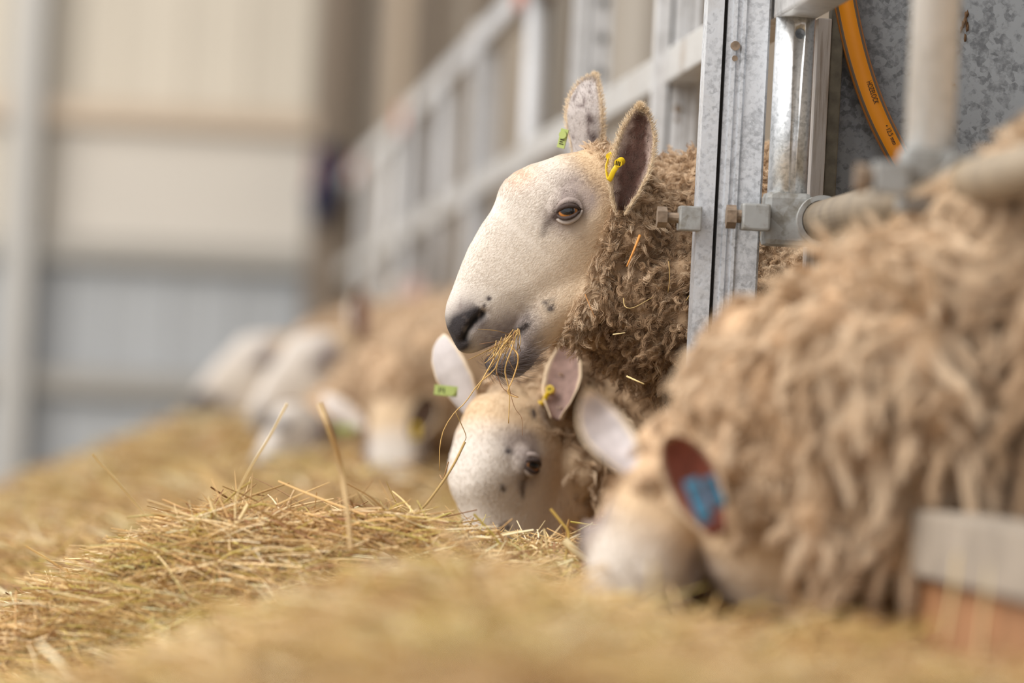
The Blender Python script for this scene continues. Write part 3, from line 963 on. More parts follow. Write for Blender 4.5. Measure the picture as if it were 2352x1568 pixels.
def lock_fleece(name, V, T, w, parent, n_locks, per, length, clump, curl, turns, grav, out, rad, k=8, tone=None, swirl=.5, lvar=.35, back=None, lenmul=None):
    NV_ = np.cross(V[T[:, 1]] - V[T[:, 0]], V[T[:, 2]] - V[T[:, 0]]); NV_ /= np.linalg.norm(NV_, axis=1)[:, None] + 1e-12
    idx, bary = sample_surface(V, T, w, n_locks)
    c = (V[T[idx]] * bary[:, :, None]).sum(1); nr = NV_[idx]
    d = nr * out + np.array([0, 0, -1.0]) * grav + rng.normal(0, swirl, (n_locks, 3)) + (0 if back is None else np.asarray(back))
    # smooth field so that neighbouring locks lie alike
    fld = np.stack([vnoise(c * 14, 21), vnoise(c * 14, 22), vnoise(c * 14, 23)], axis=1)
    d = d + fld * swirl * 1.2
    inw = (d * nr).sum(1); d = d + nr * np.maximum(.15 - inw, 0)[:, None]
    d /= np.linalg.norm(d, axis=1)[:, None]
    Ln = length * (1 + rng.normal(0, lvar, n_locks)).clip(.4, 1.9)
    if lenmul is not None: Ln = Ln * lenmul(c)
    a1 = np.cross(nr, rng.normal(size=(n_locks, 3))); a1 /= np.linalg.norm(a1, axis=1)[:, None]; a2 = np.cross(nr, a1)
    b1 = np.cross(d, nr + 1e-3); b1 /= np.linalg.norm(b1, axis=1)[:, None]; b2 = np.cross(d, b1)
    ph = rng.uniform(0, 6.28, n_locks); tn = turns * rng.uniform(.6, 1.4, n_locks)
    n = n_locks * per; li = np.repeat(np.arange(n_locks), per)
    o1 = rng.normal(0, clump, n); o2 = rng.normal(0, clump, n)
    t = np.linspace(0, 1, k)[None, :]
    root = c[li] + a1[li] * o1[:, None] + a2[li] * o2[:, None] - nr[li] * .004
    Ls = Ln[li] * rng.uniform(.75, 1.1, n)
    cv = (1 - .72 * t ** .7)
    offs = (a1[li] * o1[:, None] + a2[li] * o2[:, None])
    axis = c[li][:, None, :] - nr[li][:, None, :] * .004 + (nr[li][:, None, :] * (1 - t[:, :, None]) * .35 + d[li][:, None, :] * (.65 + .35 * t[:, :, None])) * (Ls[:, None] * t)[:, :, None]
    axis[:, :, 2] -= grav * .35 * (Ls[:, None] * t ** 2)
    phs = ph[li][:, None] + rng.normal(0, .35, n)[:, None] + 6.283 * tn[li][:, None] * t
    am = curl * (.3 + .7 * t) * rng.uniform(.7, 1.3, n)[:, None]
    p = axis + offs[:, None, :] * cv[:, :, None] + (b1[li][:, None, :] * np.cos(phs)[:, :, None] + b2[li][:, None, :] * np.sin(phs)[:, :, None]) * am[:, :, None]
    p += rng.normal(0, curl * .12, p.shape) * t[:, :, None]
    r = rad * np.interp(np.linspace(0, 1, k), [0, .2, .8, 1], [1, 1, .8, .4])[None, :] * rng.uniform(.7, 1.3, n)[:, None]
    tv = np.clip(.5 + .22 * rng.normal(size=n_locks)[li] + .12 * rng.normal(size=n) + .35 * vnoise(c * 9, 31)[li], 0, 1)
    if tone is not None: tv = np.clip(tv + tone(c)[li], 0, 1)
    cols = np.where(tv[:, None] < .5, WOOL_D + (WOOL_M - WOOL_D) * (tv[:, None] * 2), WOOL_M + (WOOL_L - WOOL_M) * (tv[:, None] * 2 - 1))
    return make_curves(name, p, r, cols, M['fibre'], parent)


class Sheep:
    pass


def build_sheep(label, O, F, Nn, neck, body, scale=1.0, vox=.003, ears=(), far=False, spots=(), wool_tone=0.0, facehair=0, seed=1, lumps=(.010, .005), nosedark=1.0, cream=0.35, mark=0.0, extra=(), woolshift=0.0):
    F = _n(CV(*F)); Nn = CV(*Nn); Nn = _n(Nn - Nn.dot(F) * F); Lf = np.cross(Nn, F)
    R = np.stack([F, Lf, Nn], axis=1); sc = HS * scale
    def to_world(a):
        return np.asarray(O) + (np.asarray(a) * sc) @ R.T
    def to_local(w):
        return ((np.asarray(w) - np.asarray(O)) @ R) / sc
    parts = []
    for V, Fc in (HEADU, HEADJ): parts.append((to_world(V), Fc))
    for sg in (1, -1):                                              # brow / orbit and cheek
        w = head_w(EYE[0], EYE[1])
        V, Fc = uvsphere((EYE[0] - 4, sg * (w - 22), EYE[1] + 14), (48, 38, 42)); parts.append((to_world(V), Fc))
        V, Fc = uvsphere((215, sg * 42, -165), (85, 40, 62)); parts.append((to_world(V), Fc))
    # neck
    pts = [to_world((10, 0, -60))] + [np.asarray(q[0]) for q in neck]
    rad = [75 * sc] + [q[1] for q in neck]
    sp = spline(np.column_stack([pts, rad]), 40)
    V, Fc = tube(sp[:, :3], np.stack([sp[:, 3] * 1.08, sp[:, 3] * .92], axis=1), 32, up=(0, 0, 1)); parts.append((np.array(V), Fc))
    for ec, er in extra:
        V, Fc = uvsphere(ec, er); parts.append((V, Fc))
    # trunk along +X from the shoulder, legs to the bedding
    bx, by, bz, hl, hh, hw = body
    xs = np.linspace(-1, 1, 26)
    VV, FF = [], []
    for x in xs:
        e = max(1 - abs(x) ** 3.2, .0) ** .5 + .02
        for k in range(36):
            a = 2 * math.pi * k / 36
            VV.append((bx + x * hl, by + hw * e * math.cos(a), bz + hh * e * math.sin(a) * (1 if math.sin(a) > 0 else .92) - .02 * x))
    for i in range(25):
        for k in range(36): FF.append((i * 36 + k, i * 36 + (k + 1) % 36, (i + 1) * 36 + (k + 1) % 36, (i + 1) * 36 + k))
    FF += [list(range(36))[::-1], [25 * 36 + k for k in range(36)]]
    parts.append((np.array(VV), FF))
    # shoulder bridge
    V, Fc = tube([sp[-1, :3], (bx - hl * .35, by, bz)], [sp[-1, 3], hh * .8], 28, up=(0, 0, 1)); parts.append((np.array(V), Fc))
    zg = .285
    for fx, back in ((-.62, 0), (.72, 1)):
        for sy in (-1, 1):
            x0 = bx + fx * hl; y0 = by + sy * hw * .5
            if back: lp = [(x0, y0, bz - .1, .1), (x0 - .03, y0, bz - hh, .075), (x0 + .05, y0, .28 + .24, .034), (x0 + .02, y0, .28 + .1, .024), (x0 + .02, y0, zg, .03)]
            else: lp = [(x0, y0, bz - .1, .085), (x0, y0, bz - hh, .06), (x0 + .005, y0, .28 + .22, .033), (x0, y0, .28 + .1, .024), (x0 - .005, y0, zg, .03)]
            q = spline(lp, 16); V, Fc = tube(q[:, :3], q[:, 3], 16); parts.append((np.array(V), Fc))
    Vs, Fs, b = [], [], 0
    for V, Fc in parts:
        Vs.append(V); Fs += [[i + b for i in f] for f in Fc]; b += len(V)
    V, Q = voxel(np.concatenate(Vs), Fs, vox)
    loc = to_local(V); s, w, n = loc[:, 0], loc[:, 1], loc[:, 2]
    # wool boundary in head coordinates
    bnd = np.minimum((n + 64 - woolshift + (s + 34) * .473) / 60, (s + 40 - woolshift * .5) / 40)
    dist = np.linalg.norm(loc - np.array([250, 0, -40]), axis=1)
    bare = sstep(-.6, .6, bnd) * (dist < 420)
    leg = sstep(bz - hh - .05, bz - hh - .14, V[:, 2]) * (V[:, 0] > bx - hl)
    wool = np.clip(1 - bare, 0, 1) * (1 - leg)
    V = smooth_mesh(V, Q, max(2, int(.010 / vox)), 1.0 - .0 * wool)
    V = smooth_mesh(V, Q, int(.05 / vox), wool * 1.0)
    V = smooth_mesh(V, Q, int(.10 / vox), sstep(-20, -90, n) * sstep(400, 350, s) * bare)
    nr, T = normals(V, Q)
    if nr[V[:, 0].argmax()][0] < 0: nr = -nr; Q = Q[:, ::-1]; T = T[:, ::-1]
    a, bb = lumps
    disp = a * (vnoise(V * 26, seed) + .4) + bb * vnoise(V * 60, seed + 1) + bb * .5 * vnoise(V * 120, seed + 2)
    V = V + nr * (disp * wool)[:, None]
    loc = to_local(V); s, w, n = loc[:, 0], loc[:, 1], loc[:, 2]
    px = np.stack([HO[0] + s * SD[0] + n * ND[0], HO[1] + s * SD[1] + n * ND[1]], axis=1)
    head = (dist < 420)
    pe = px + np.array([15.0, 2.0])
    def eblob(x, y, r): return np.exp(-(np.hypot(pe[:, 0] - x, pe[:, 1] - y) / r) ** 2) * head
    # nostril and mouth creases
    nos = segdist(px, [(1098, 724), (1078, 742), (1062, 764), (1054, 786)]); onside = head & (np.abs(w) > 14) & (s > 430)
    V = V - nr * (np.where(onside, .007 * np.exp(-(nos / 9) ** 2), 0))[:, None] * scale
    # ---- colours (coat markings, plus shade painted at the brow and in wool hollows)
    nz = vnoise(V * 60, 40 + seed) * .5 + vnoise(V * 170, 41 + seed) * .5
    white, warm = srgb(218, 209, 199), srgb(208, 180, 144)
    c = np.tile(white, (len(V), 1)) * (1 + .05 * nz + .05 * vnoise(V * 28, 43 + seed))[:, None]
    def mix(c, col, f): return c * (1 - f)[:, None] + np.asarray(col) * f[:, None]
    def blob(x, y, r, soft=.6): return np.exp(-(np.hypot(px[:, 0] - x, px[:, 1] - y) / r) ** 2) * head
    c = mix(c, warm, np.clip(.9 * blob(1385, 400, 75) + .9 * sstep(3.4, .2, bnd) * head, 0, 1) * .92)
    c = mix(c, srgb(222, 206, 184), blob(1200, 640, 110) * cream)
    c = mix(c, srgb(226, 178, 146), (blob(1190, 395, 30) * .5 + blob(1165, 420, 26) * .3) * mark)
    grey = srgb(150, 140, 138)
    mz = np.clip(np.exp(-(segdist(px, [(1060, 725), (1110, 775), (1190, 745)]) / 40) ** 2) + 1.1 * np.exp(-(segdist(px, [(1130, 850), (1200, 820)]) / 42) ** 2), 0, 1) * head * (s > 330)
    c = mix(c, srgb(140, 130, 128), np.clip(mz * (.9 + .3 * nz), 0, 1) * nosedark)
    c = mix(c, srgb(92, 84, 84), np.exp(-(segdist(px, [(1125, 850), (1190, 845)]) / 30) ** 2) * head * (s > 400) * .85 * nosedark)
    c = mix(c, srgb(54, 50, 52), np.clip(1.35 * np.exp(-(segdist(px, [(1082, 726), (1040, 745), (1034, 768), (1052, 795)]) / 22) ** 2), 0, 1) * (s > 440) * head * nosedark)
    c = mix(c, srgb(16, 15, 17), np.exp(-(nos / 9) ** 2) * onside)
    c = mix(c, srgb(40, 32, 30), np.exp(-(segdist(px, [(1198, 750), (1172, 776), (1140, 800)]) / 8) ** 2) * head * (s > 380))
    # grey around the eye, with brow shading painted in above it
    c = mix(c, srgb(150, 136, 132), np.clip(.95 * eblob(1305, 466, 40) + .8 * eblob(1345, 466, 34) + .75 * eblob(1312, 428, 40) + .6 * eblob(1262, 500, 30) + .5 * eblob(1290, 525, 30), 0, 1) * (.8 + .2 * nz))
    c = mix(c, srgb(172, 158, 148), np.clip(blob(1440, 470, 36), 0, 1) * .8)
    c = mix(c, srgb(84, 70, 66), np.clip(np.exp(-(np.hypot((pe[:, 0] - 1303) / 1.35, pe[:, 1] - 490) / 23) ** 2) + np.exp(-(segdist(pe, [(1272, 500), (1252, 520), (1243, 545)]) / np.interp(pe[:, 1], [495, 555], [13, 6])) ** 2) * (.75 + .5 * nz), 0, 1) * head)
    for (x, y, r, sg) in spots:
        c = mix(c, srgb(74, 66, 68), np.clip(1.4 * blob(x, y, r) * (.75 + .9 * vnoise(V * 240, 44)), 0, 1) * ((w * sg > 0) if sg else 1))
    c = mix(c, srgb(120, 108, 104), np.clip(vnoise(V * 190, 50 + seed) - .35, 0, 1) * mz * 1.6)
    woolc = WOOL_M * (1 + .16 * nz)[:, None] * (1 + .35 * np.clip(vnoise(V * 26, seed), -1, .5))[:, None] * (.72 + wool_tone)  # shade painted into the hollows between the wool lumps
    c = np.where(leg[:, None] > .5, srgb(206, 190, 168), c)
    c = mix(c, woolc * np.ones((len(V), 1)), np.clip(wool, 0, 1)) if True else c
    # ---- lids and ears joined as the same body
    allV, allQ, allC = [V], [tuple(q) for q in Q], [c]
    base = len(V)
    def join(v, f, col):
        nonlocal base
        allV.append(np.asarray(v)); allQ.extend([tuple(i + base for i in q) for q in f]); allC.append(np.broadcast_to(col, (len(v), 3)).copy()); base += len(v)
    S = Sheep(); S.eyes = []
    for sg in (1, -1):
        nearby = (np.hypot(s - EYE[0], n - EYE[1]) < 9) & (w * sg > 0)
        wsurf = np.abs(w[nearby]).max() if nearby.any() else head_w(EYE[0], EYE[1]) + 6
        ctr = to_world((EYE[0] + 3, sg * (wsurf - 20), EYE[1] + 2))
        od = _n(R @ np.array([.26, sg * 1.0, .18]))
        hd = R @ np.array(SD[0] * np.array([1, 0, 0]) + 0) if False else _n(R @ np.array([.72, 0, .69]) * 1.0)   # "horizontal" of the eye
        hd = np.cross(od, np.array([0, 0, 1.0])) * -sg if abs(od[2]) < .8 else hd
        hd = _n(hd - hd.dot(od) * od); vd = np.cross(od, hd) * sg
        if vd[2] < 0: vd = -vd
        if hd.dot(R[:, 0]) < 0: hd = -hd
        S.eyes.append((ctr, od, hd, vd))
        re = .0185 * scale
        for (top, rr_, hh_, colr) in ((1, .0036, .0084, srgb(70, 58, 54)), (-1, .0030, .0088, srgb(70, 58, 54)), (2, .0050, .0150, srgb(158, 144, 138)), (-2, .0042, .0140, srgb(176, 164, 156))):
            q = []
            for t in np.linspace(-1, 1, 19):
                h = .0160 * t * (1.22 if abs(top) == 2 else 1.0); vv = (1 if top > 0 else -1) * hh_ * (1 - t * t) ** .7 - .0032 * t
                z2 = re ** 2 - (h * scale) ** 2 - (vv * scale) ** 2
                z = math.sqrt(max(z2, (.006 * scale) ** 2)) - (.0015 if abs(top) == 2 else 0)
                q.append(ctr + (hd * h + vd * vv) * scale + od * (z + .0002))
            v, f = tube(spline(q, 26), np.interp(np.linspace(0, 1, 26), [0, .15, .5, .85, 1], [.3, .8, 1, .8, .3]) * rr_ * scale, 10)
            join(v, f, colr)
    S.ears = []
    for e in ears:
        ev, ef, inner, u, vv, frame = ear_mesh(e['base'], e['tip'], e['open'], e['wid'], e.get('cup', 1.0), e.get('bend', 0), th=.005 * scale, basew=e.get('basew', .34))
        if nr is not None:
            out = srgb(206, 196, 188) if not e.get('out') is not None else e['out']
        rim = np.clip(sstep(.74, .98, np.abs(vv)) + sstep(.90, 1.0, u), 0, 1)
        cin = np.asarray(e.get('inn', srgb(120, 86, 74)))
        nze = vnoise(ev * 130, 60)[:, None]
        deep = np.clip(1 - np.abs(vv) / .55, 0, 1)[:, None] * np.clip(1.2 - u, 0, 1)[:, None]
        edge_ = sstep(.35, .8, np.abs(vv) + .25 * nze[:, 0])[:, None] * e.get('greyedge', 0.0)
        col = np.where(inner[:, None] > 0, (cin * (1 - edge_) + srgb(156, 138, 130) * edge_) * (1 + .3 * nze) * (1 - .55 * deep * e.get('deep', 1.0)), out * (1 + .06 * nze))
        if e.get('speck'):
            f = np.clip((vnoise(ev * 150, 61) - .45) * 4, 0, 1) * (u < .85) * (1 - inner)
            col = mix(col, srgb(120, 108, 106), f)
            f = np.exp(-(((u - .30) / .07) ** 2 + ((vv - e['speck']) / .25) ** 2)) + np.exp(-(((u - .47) / .05) ** 2 + ((vv - e['speck'] * .8) / .2) ** 2))
            col = mix(col, srgb(78, 64, 62), np.clip(f, 0, 1) * (1 - inner))
        col = mix(col, srgb(226, 204, 172), rim)
        # base hairs: skin colour near the root
        join(ev, ef, srgb(1, 1, 1)); allC[-1] = np.clip(col, 0, 1)
        S.ears.append((frame, e, ev, inner, u, vv))
    V2 = np.concatenate(allV); C2 = np.clip(np.concatenate(allC), 0, 1)
    org = (bx, by, zg)
    o = mesh_obj('sheep', V2, allQ, M['sheep'], None, origin=org, smooth=True, cols=C2)
    tag(o, label, 'sheep', 'sheep feeding at the barrier')
    S.obj, S.V, S.Q, S.T, S.nr, S.wool, S.bare, S.c, S.px, S.loc, S.R, S.sc, S.to_world, S.to_local, S.head, S.leg = o, V, Q, T, nr, wool, bare, c, px, loc, R, sc, to_world, to_local, head, leg
    # eyes
    for (ctr, od, hd, vd) in S.eyes:
        re = .0180 * scale; nu, nv = 48, 40
        ev, ef = [], []
        for j in range(nv + 1):
            a = math.pi * j / nv
            for i in range(nu):
                t = 2 * math.pi * i / nu
                ev.append((math.sin(a) * math.cos(t), math.sin(a) * math.sin(t), math.cos(a)))
        ev = np.array(ev)
        for j in range(nv):
            for i in range(nu): ef.append((j * nu + i, (j + 1) * nu + i, (j + 1) * nu + (i + 1) % nu, j * nu + (i + 1) % nu))
        h, v_ = ev[:, 0] * .018, ev[:, 1] * .018
        pup = 1 - sstep(.85, 1.1, np.hypot(h / .0112, (v_ - .0016) / .0068))
        iris = 1 - sstep(.88, 1.08, np.hypot(h / .0134, (v_ - .0002) / .0096))
        cc = np.tile(srgb(52, 34, 26), (len(ev), 1)); cc = cc * (1 - iris)[:, None] + srgb(186, 118, 52) * iris[:, None]
        cc = cc * (1 - pup)[:, None] + srgb(16, 18, 22) * pup[:, None]
        cc[ev[:, 2] < 0] = srgb(52, 34, 26)
        wv = ctr + (ev[:, :1] * hd + ev[:, 1:2] * vd + ev[:, 2:] * od) * re
        mesh_obj('eye', wv, ef, M['eye'], o, smooth=True, cols=cc)
    return S


def ear_px(base, tip, d0, d1, opening, wid, **k):
    return dict(base=P(base[0], base[1], d0), tip=P(tip[0], tip[1], d1), open=CV(*opening), wid=wid, **k)


def loop_tag(S, ear_i, u, v, mat, along=(0, 0, -1), length=.034, label=None):
    """loop ear tag: two studs either side of the ear edge joined by a bent strap"""
    (base, d, op, sd, L), e = S.ears[ear_i][0], S.ears[ear_i][1]
    hw = e['wid'] / 2
    edge = base + d * L * u + sd * hw * v
    inward = -sd * np.sign(v)
    root_in = edge + inward * hw * .55 + op * .006
    mb = MB()
    out_s = edge - inward * .004 - op * .004
    low = (root_in + out_s) / 2 + np.asarray(along) * length - inward * .002
    q = spline([root_in + op * .004, (root_in + op * .003) * .55 + low * .45 + op * .004, low, low * .5 + out_s * .5 - inward * .004, out_s], 26)
    mb.tube(q, np.tile([[.0036, .0014]], (26, 1)), 12)
    mb.tube([root_in - op * .002, root_in + op * .010], .0058, 18); mb.tube([out_s - op * .005, out_s + op * .004], .005, 18)
    o = mb.build('ear_tag', M[mat], S.obj, smooth=False)
    mb = MB()
    for k in (-1, 0, 1):
        c = root_in + op * .0105 + d * .0 + sd * k * .0026
        mb.tube([c - d * .003, c + d * .003], .0007, 6)
    p_ = mb.build('tag_print', M['ink'], o)
    return o


def bar_tag(S, p, ax, nrm, ln, wd, mat, th=.003):
    ax = _n(ax); nrm = _n(np.asarray(nrm) - np.dot(nrm, ax) * ax); b = np.cross(ax, nrm)
    mb = MB(); V = []
    for x in (-1, 1):
        for y in (-1, 1):
            for z in (-1, 1): V.append(np.asarray(p) + ax * x * ln / 2 + b * y * wd / 2 + nrm * z * th / 2)
    F = [(0, 1, 3, 2), (4, 6, 7, 5), (0, 4, 5, 1), (2, 3, 7, 6), (0, 2, 6, 4), (1, 5, 7, 3)]
    mb.add(V, F)
    mb.tube([np.asarray(p) + ax * ln * .2, np.asarray(p) + ax * ln * .2 + nrm * .006], wd * .5, 14)
    o = mb.build('ear_tag', M[mat], S.obj)
    mb = MB()
    for k in (-1, 0, 1):
        c = np.asarray(p) - ax * (ln * .18 + k * ln * .11) + nrm * (th / 2 + .0003)
        mb.tube([c - b * wd * .28, c + b * wd * (.28 if k else .1)], .0007, 6)
    mb.build('tag_print', M['ink'], o)
    return o


def face_fuzz(S, n, length, rad, name='face_hair', k=4, lift=.35, weight=None):
    w = (S.bare * (1 - S.wool))[S.T].mean(1) * S.head[S.T].all(1)
    if weight is not None: w = w * weight(S.px[S.T].mean(1), S.loc[S.T].mean(1))
    idx, bary = sample_surface(S.V, S.T, w, n)
    p0 = (S.V[S.T[idx]] * bary[:, :, None]).sum(1); nr = (S.nr[S.T[idx]] * bary[:, :, None]).sum(1)
    col = (S.c[S.T[idx]] * bary[:, :, None]).sum(1)
    back = -S.R[:, 0] + rng.normal(0, .20, (n, 3)) + .3 * np.stack([vnoise(p0 * 16, 71), vnoise(p0 * 16, 72), vnoise(p0 * 16, 73)], axis=1) + np.array([0, 0, -.15])
    back -= (back * nr).sum(1)[:, None] * nr; back /= np.linalg.norm(back, axis=1)[:, None] + 1e-9
    L_ = length * rng.uniform(.6, 1.25, n)
    # short around the eye, nostril and mouth
    pp_ = (S.px[S.T[idx]] * bary[:, :, None]).sum(1)
    ex = np.hypot(pp_[:, 0] - 1303, pp_[:, 1] - 490); L_ *= np.interp(ex, [22, 60], [.25, 1])
    nx = np.hypot(pp_[:, 0] - 1060, pp_[:, 1] - 765); L_ *= np.interp(nx, [30, 110], [.12, 1])
    t = np.linspace(0, 1, k)[None, :, None]
    path = p0[:, None, :] - nr[:, None, :] * .0006 + (nr[:, None, :] * lift * t * (1 - .45 * t) + back[:, None, :] * t) * L_[:, None, None]
    r = rad * np.interp(np.linspace(0, 1, k), [0, .6, 1], [1, .8, .25])[None, :] * rng.uniform(.7, 1.2, n)[:, None]
    c = np.clip(col * rng.uniform(.9, 1.16, (n, 1)), 0, .95)
    return make_curves(name, path, r, c, M['fibre'], S.obj)


def ear_fuzz(S, i, n, length, rad, inner_dark=None):
    frame, e, ev, inner, u, v = S.ears[i]
    base, d, op, sd, L = frame
    k_ = rng.integers(0, len(ev), n * 4)
    # rim hairs and inner hairs
    rimw = np.clip(sstep(.6, 1, np.abs(v)) + sstep(.85, 1, u), .12, 1)
    k_ = k_[rng.random(len(k_)) < rimw[k_]][:n]
    p0 = ev[k_] + rng.normal(0, .0012, (len(k_), 3))
    dirn = d * .8 + (op * np.where(inner[k_] > 0, 1, -1)[:, None]) * .3 + sd * (v[k_] * .5)[:, None] + rng.normal(0, .3, (len(k_), 3))
    dirn /= np.linalg.norm(dirn, axis=1)[:, None]
    t = np.linspace(0, 1, 4)[None, :, None]
    L_ = length * rng.uniform(.5, 1.3, len(k_))
    path = p0[:, None, :] + dirn[:, None, :] * t * L_[:, None, None]
    r = rad * np.array([1, .9, .7, .25])[None, :] * np.ones((len(k_), 1))
    rm = np.clip(sstep(.72, .98, np.abs(v[k_])) + sstep(.90, 1.0, u[k_]), 0, 1)[:, None]
    cin = np.where(inner[k_][:, None] > 0, np.asarray(e.get('hair', srgb(150, 120, 106))), np.asarray(e.get('out', srgb(206, 196, 188))))
    k2 = (inner[k_] > 0) & (np.abs(v[k_]) < .5); cin = np.where(k2[:, None], cin * .45, cin)
    c = cin * (1 - rm) + srgb(232, 212, 182) * rm
    return make_curves('ear_hair', path, r, np.clip(c * rng.uniform(.85, 1.1, (len(k_), 1)), 0, .95), M['fibre'], S.obj)


# ---- the raised sheep, in focus
def main_sheep():
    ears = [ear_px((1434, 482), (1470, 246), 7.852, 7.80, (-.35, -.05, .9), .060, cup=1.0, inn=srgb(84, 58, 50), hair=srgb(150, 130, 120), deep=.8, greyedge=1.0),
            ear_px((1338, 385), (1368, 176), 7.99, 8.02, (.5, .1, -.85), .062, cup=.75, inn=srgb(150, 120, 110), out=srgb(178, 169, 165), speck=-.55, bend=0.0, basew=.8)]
    S = build_sheep('sheep raising its white face over the hay with stems in its mouth', P(1400, 400, 7.92), (-.69, -.71, .12), (-.70, .69, .14),
                    [(P(1440, 560, 7.96), .100), (P(1500, 615, 8.0), .138), (P(1610, 640, 8.06), .165), (P(1760, 660, 8.1), .185)],
                    (1.52, 8.12, CZ + .06, .56, .29, .235), vox=.0026, ears=ears, spots=[(1250, 713, 9, 1), (1238, 700, 7, 1), (1256, 690, 5, 1), (1110, 690, 6, 1), (1098, 705, 5, 1)], seed=3, lumps=(.012, .007), mark=1.0, woolshift=38.0)
    face_fuzz(S, 110000, .0065, .00014, lift=.22)
    face_fuzz(S, 900, .020, .00012, name='whiskers', lift=1.1, weight=lambda p, l: np.exp(-(segdist(p, [(1130, 855), (1210, 830)]) / 26) ** 2) + .35 * np.exp(-(segdist(p, [(1090, 795), (1150, 780)]) / 16) ** 2))
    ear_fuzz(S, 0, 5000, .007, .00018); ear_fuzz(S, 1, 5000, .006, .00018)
    wv = (S.wool)[S.T].mean(1) * np.where(S.V[S.T].mean(1)[:, 0] < .95, 1.0, .06)
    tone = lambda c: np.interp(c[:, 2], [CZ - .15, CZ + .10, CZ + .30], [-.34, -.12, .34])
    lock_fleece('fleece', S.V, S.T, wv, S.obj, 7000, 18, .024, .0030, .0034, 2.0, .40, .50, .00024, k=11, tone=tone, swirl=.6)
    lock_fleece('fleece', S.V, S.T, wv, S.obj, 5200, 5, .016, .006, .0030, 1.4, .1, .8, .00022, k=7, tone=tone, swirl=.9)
    # soft transition of cheek wool
    wt = (S.wool * (1 - S.wool) * 4)[S.T].mean(1) * S.head[S.T].all(1)
    lock_fleece('cheek_wool', S.V, S.T, wt, S.obj, 3400, 12, .013, .004, .0012, .8, .25, .5, .00024, k=6, tone=lambda c: np.full(len(c), .28), swirl=.5)
    loop_tag(S, 0, .46, -1, 'yellow', along=CV(-.25, -1, .15), length=.030)
    f = S.ears[1][0]
    bar_tag(S, P(1293, 318, 7.96), CV(.22, .9, .1), CV(-.3, .1, 1), .027, .011, 'green')
    return S



S_main = main_sheep()


def far_ears(spec):
    return [ear_px(*a, **k) for a, k in spec]


# ---- the spotted sheep feeding below the raised one
DU = 8.35
S = build_sheep('spotted white-faced sheep eating with its muzzle in the hay under the raised sheep', P(1146, 938, DU), (.06, -.97, .06), (-.64, .04, .76),
                [(P(1250, 935, DU + .10), .088), (P(1370, 950, DU + .18), .115), (P(1560, 880, DU + .26), .15), (P(1720, 850, DU + .3), .17)],
                (1.52, DU + .32, CZ + .04, .56, .29, .22), vox=.0032, seed=11, extra=[(P(1318, 1075, DU + .08), .058), (P(1300, 1160, DU + .08), .045)], spots=[(1195, 480, 9, 1), (1265, 425, 9, 1), (1262, 478, 9, 1), (1140, 560, 10, 1), (1150, 570, 7, 1), (1400, 430, 12, 1)], nosedark=1.0,
                ears=[ear_px((1282, 965), (1300, 775), DU, DU + .02, (-.25, .05, .9), .058, cup=1.05, inn=srgb(146, 120, 111), out=srgb(186, 176, 172), deep=.5),
                      ear_px((1080, 955), (1020, 768), DU + .04, DU + .10, (.45, .1, -.85), .060, cup=.8, inn=srgb(150, 120, 110), out=srgb(188, 180, 178))])
face_fuzz(S, 16000, .007, .0003)
wv = S.wool[S.T].mean(1) * np.where(S.V[S.T].mean(1)[:, 0] < .95, 1.0, .08)
lock_fleece('fleece', S.V, S.T, wv, S.obj, 2600, 14, .022, .005, .0028, 1.4, .3, .6, .0004, k=7, swirl=.6, tone=lambda c: np.full(len(c), .2))
loop_tag(S, 0, .35, -1, 'yellow', along=CV(-.1, -.6, .3))
bar_tag(S, P(1024, 897, DU + .0), CV(1, -.1, 0), CV(-.1, .1, 1), .034, .015, 'green')

# ---- the near sheep with the long fleece
DN = 6.30
S = build_sheep('long-woolled blurred sheep nearest the camera with a blue ear tag, head down in the hay', P(1545, 1130, DN), (-.36, -.86, -.22), (-.20, -.12, .95),
                [(P(1600, 1075, DN + .08), .062), (P(1700, 1060, DN + .07), .096), (P(1840, 1030, DN), .140), (P(2050, 965, DN - .08), .158), (P(2260, 905, DN - .12), .165)],
                (1.43, DN - .10, CZ + .06, .60, .33, .27), scale=1.0, extra=[(P(1715, 1225, DN + .08), .095), (P(1850, 1200, DN), .125), (P(2030, 1120, DN - .05), .14), (P(2200, 1040, DN - .1), .15)], vox=.0036, seed=17, lumps=(.018, .009), wool_tone=.30, woolshift=68.0,
                ears=[ear_px((1655, 1222), (1530, 1000), DN - .14, DN - .17, (-.35, .25, .9), .064, cup=.9, inn=srgb(132, 74, 60), out=srgb(200, 188, 178), deep=.35),
                      ear_px((1450, 1095), (1352, 890), DN + .03, DN + .05, (.30, .2, .92), .058, cup=.85, inn=srgb(192, 184, 184), out=srgb(222, 212, 204), deep=.15)])
face_fuzz(S, 12000, .008, .0004)
wv = S.wool[S.T].mean(1) * np.where(S.V[S.T].mean(1)[:, 0] < 1.35, 1.0, .15)
hc_ = P(1550, 1170, DN); lm = lambda c: np.interp(np.linalg.norm(c - hc_, axis=1), [.10, .20, .36], [.18, .45, 1.0])
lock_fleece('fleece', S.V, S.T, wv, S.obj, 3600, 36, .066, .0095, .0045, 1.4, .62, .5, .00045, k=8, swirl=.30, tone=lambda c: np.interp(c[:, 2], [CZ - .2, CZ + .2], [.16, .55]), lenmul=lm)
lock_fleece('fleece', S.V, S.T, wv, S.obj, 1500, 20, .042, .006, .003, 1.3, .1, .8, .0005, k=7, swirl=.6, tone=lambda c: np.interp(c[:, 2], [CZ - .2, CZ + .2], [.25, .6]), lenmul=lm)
bt = P(1612, 1128, DN - .195)
bar_tag(S, P(1604, 1150, DN - .20), CV(.35, -.9, .1), CV(-.1, .1, 1), .050, .016, 'blue')
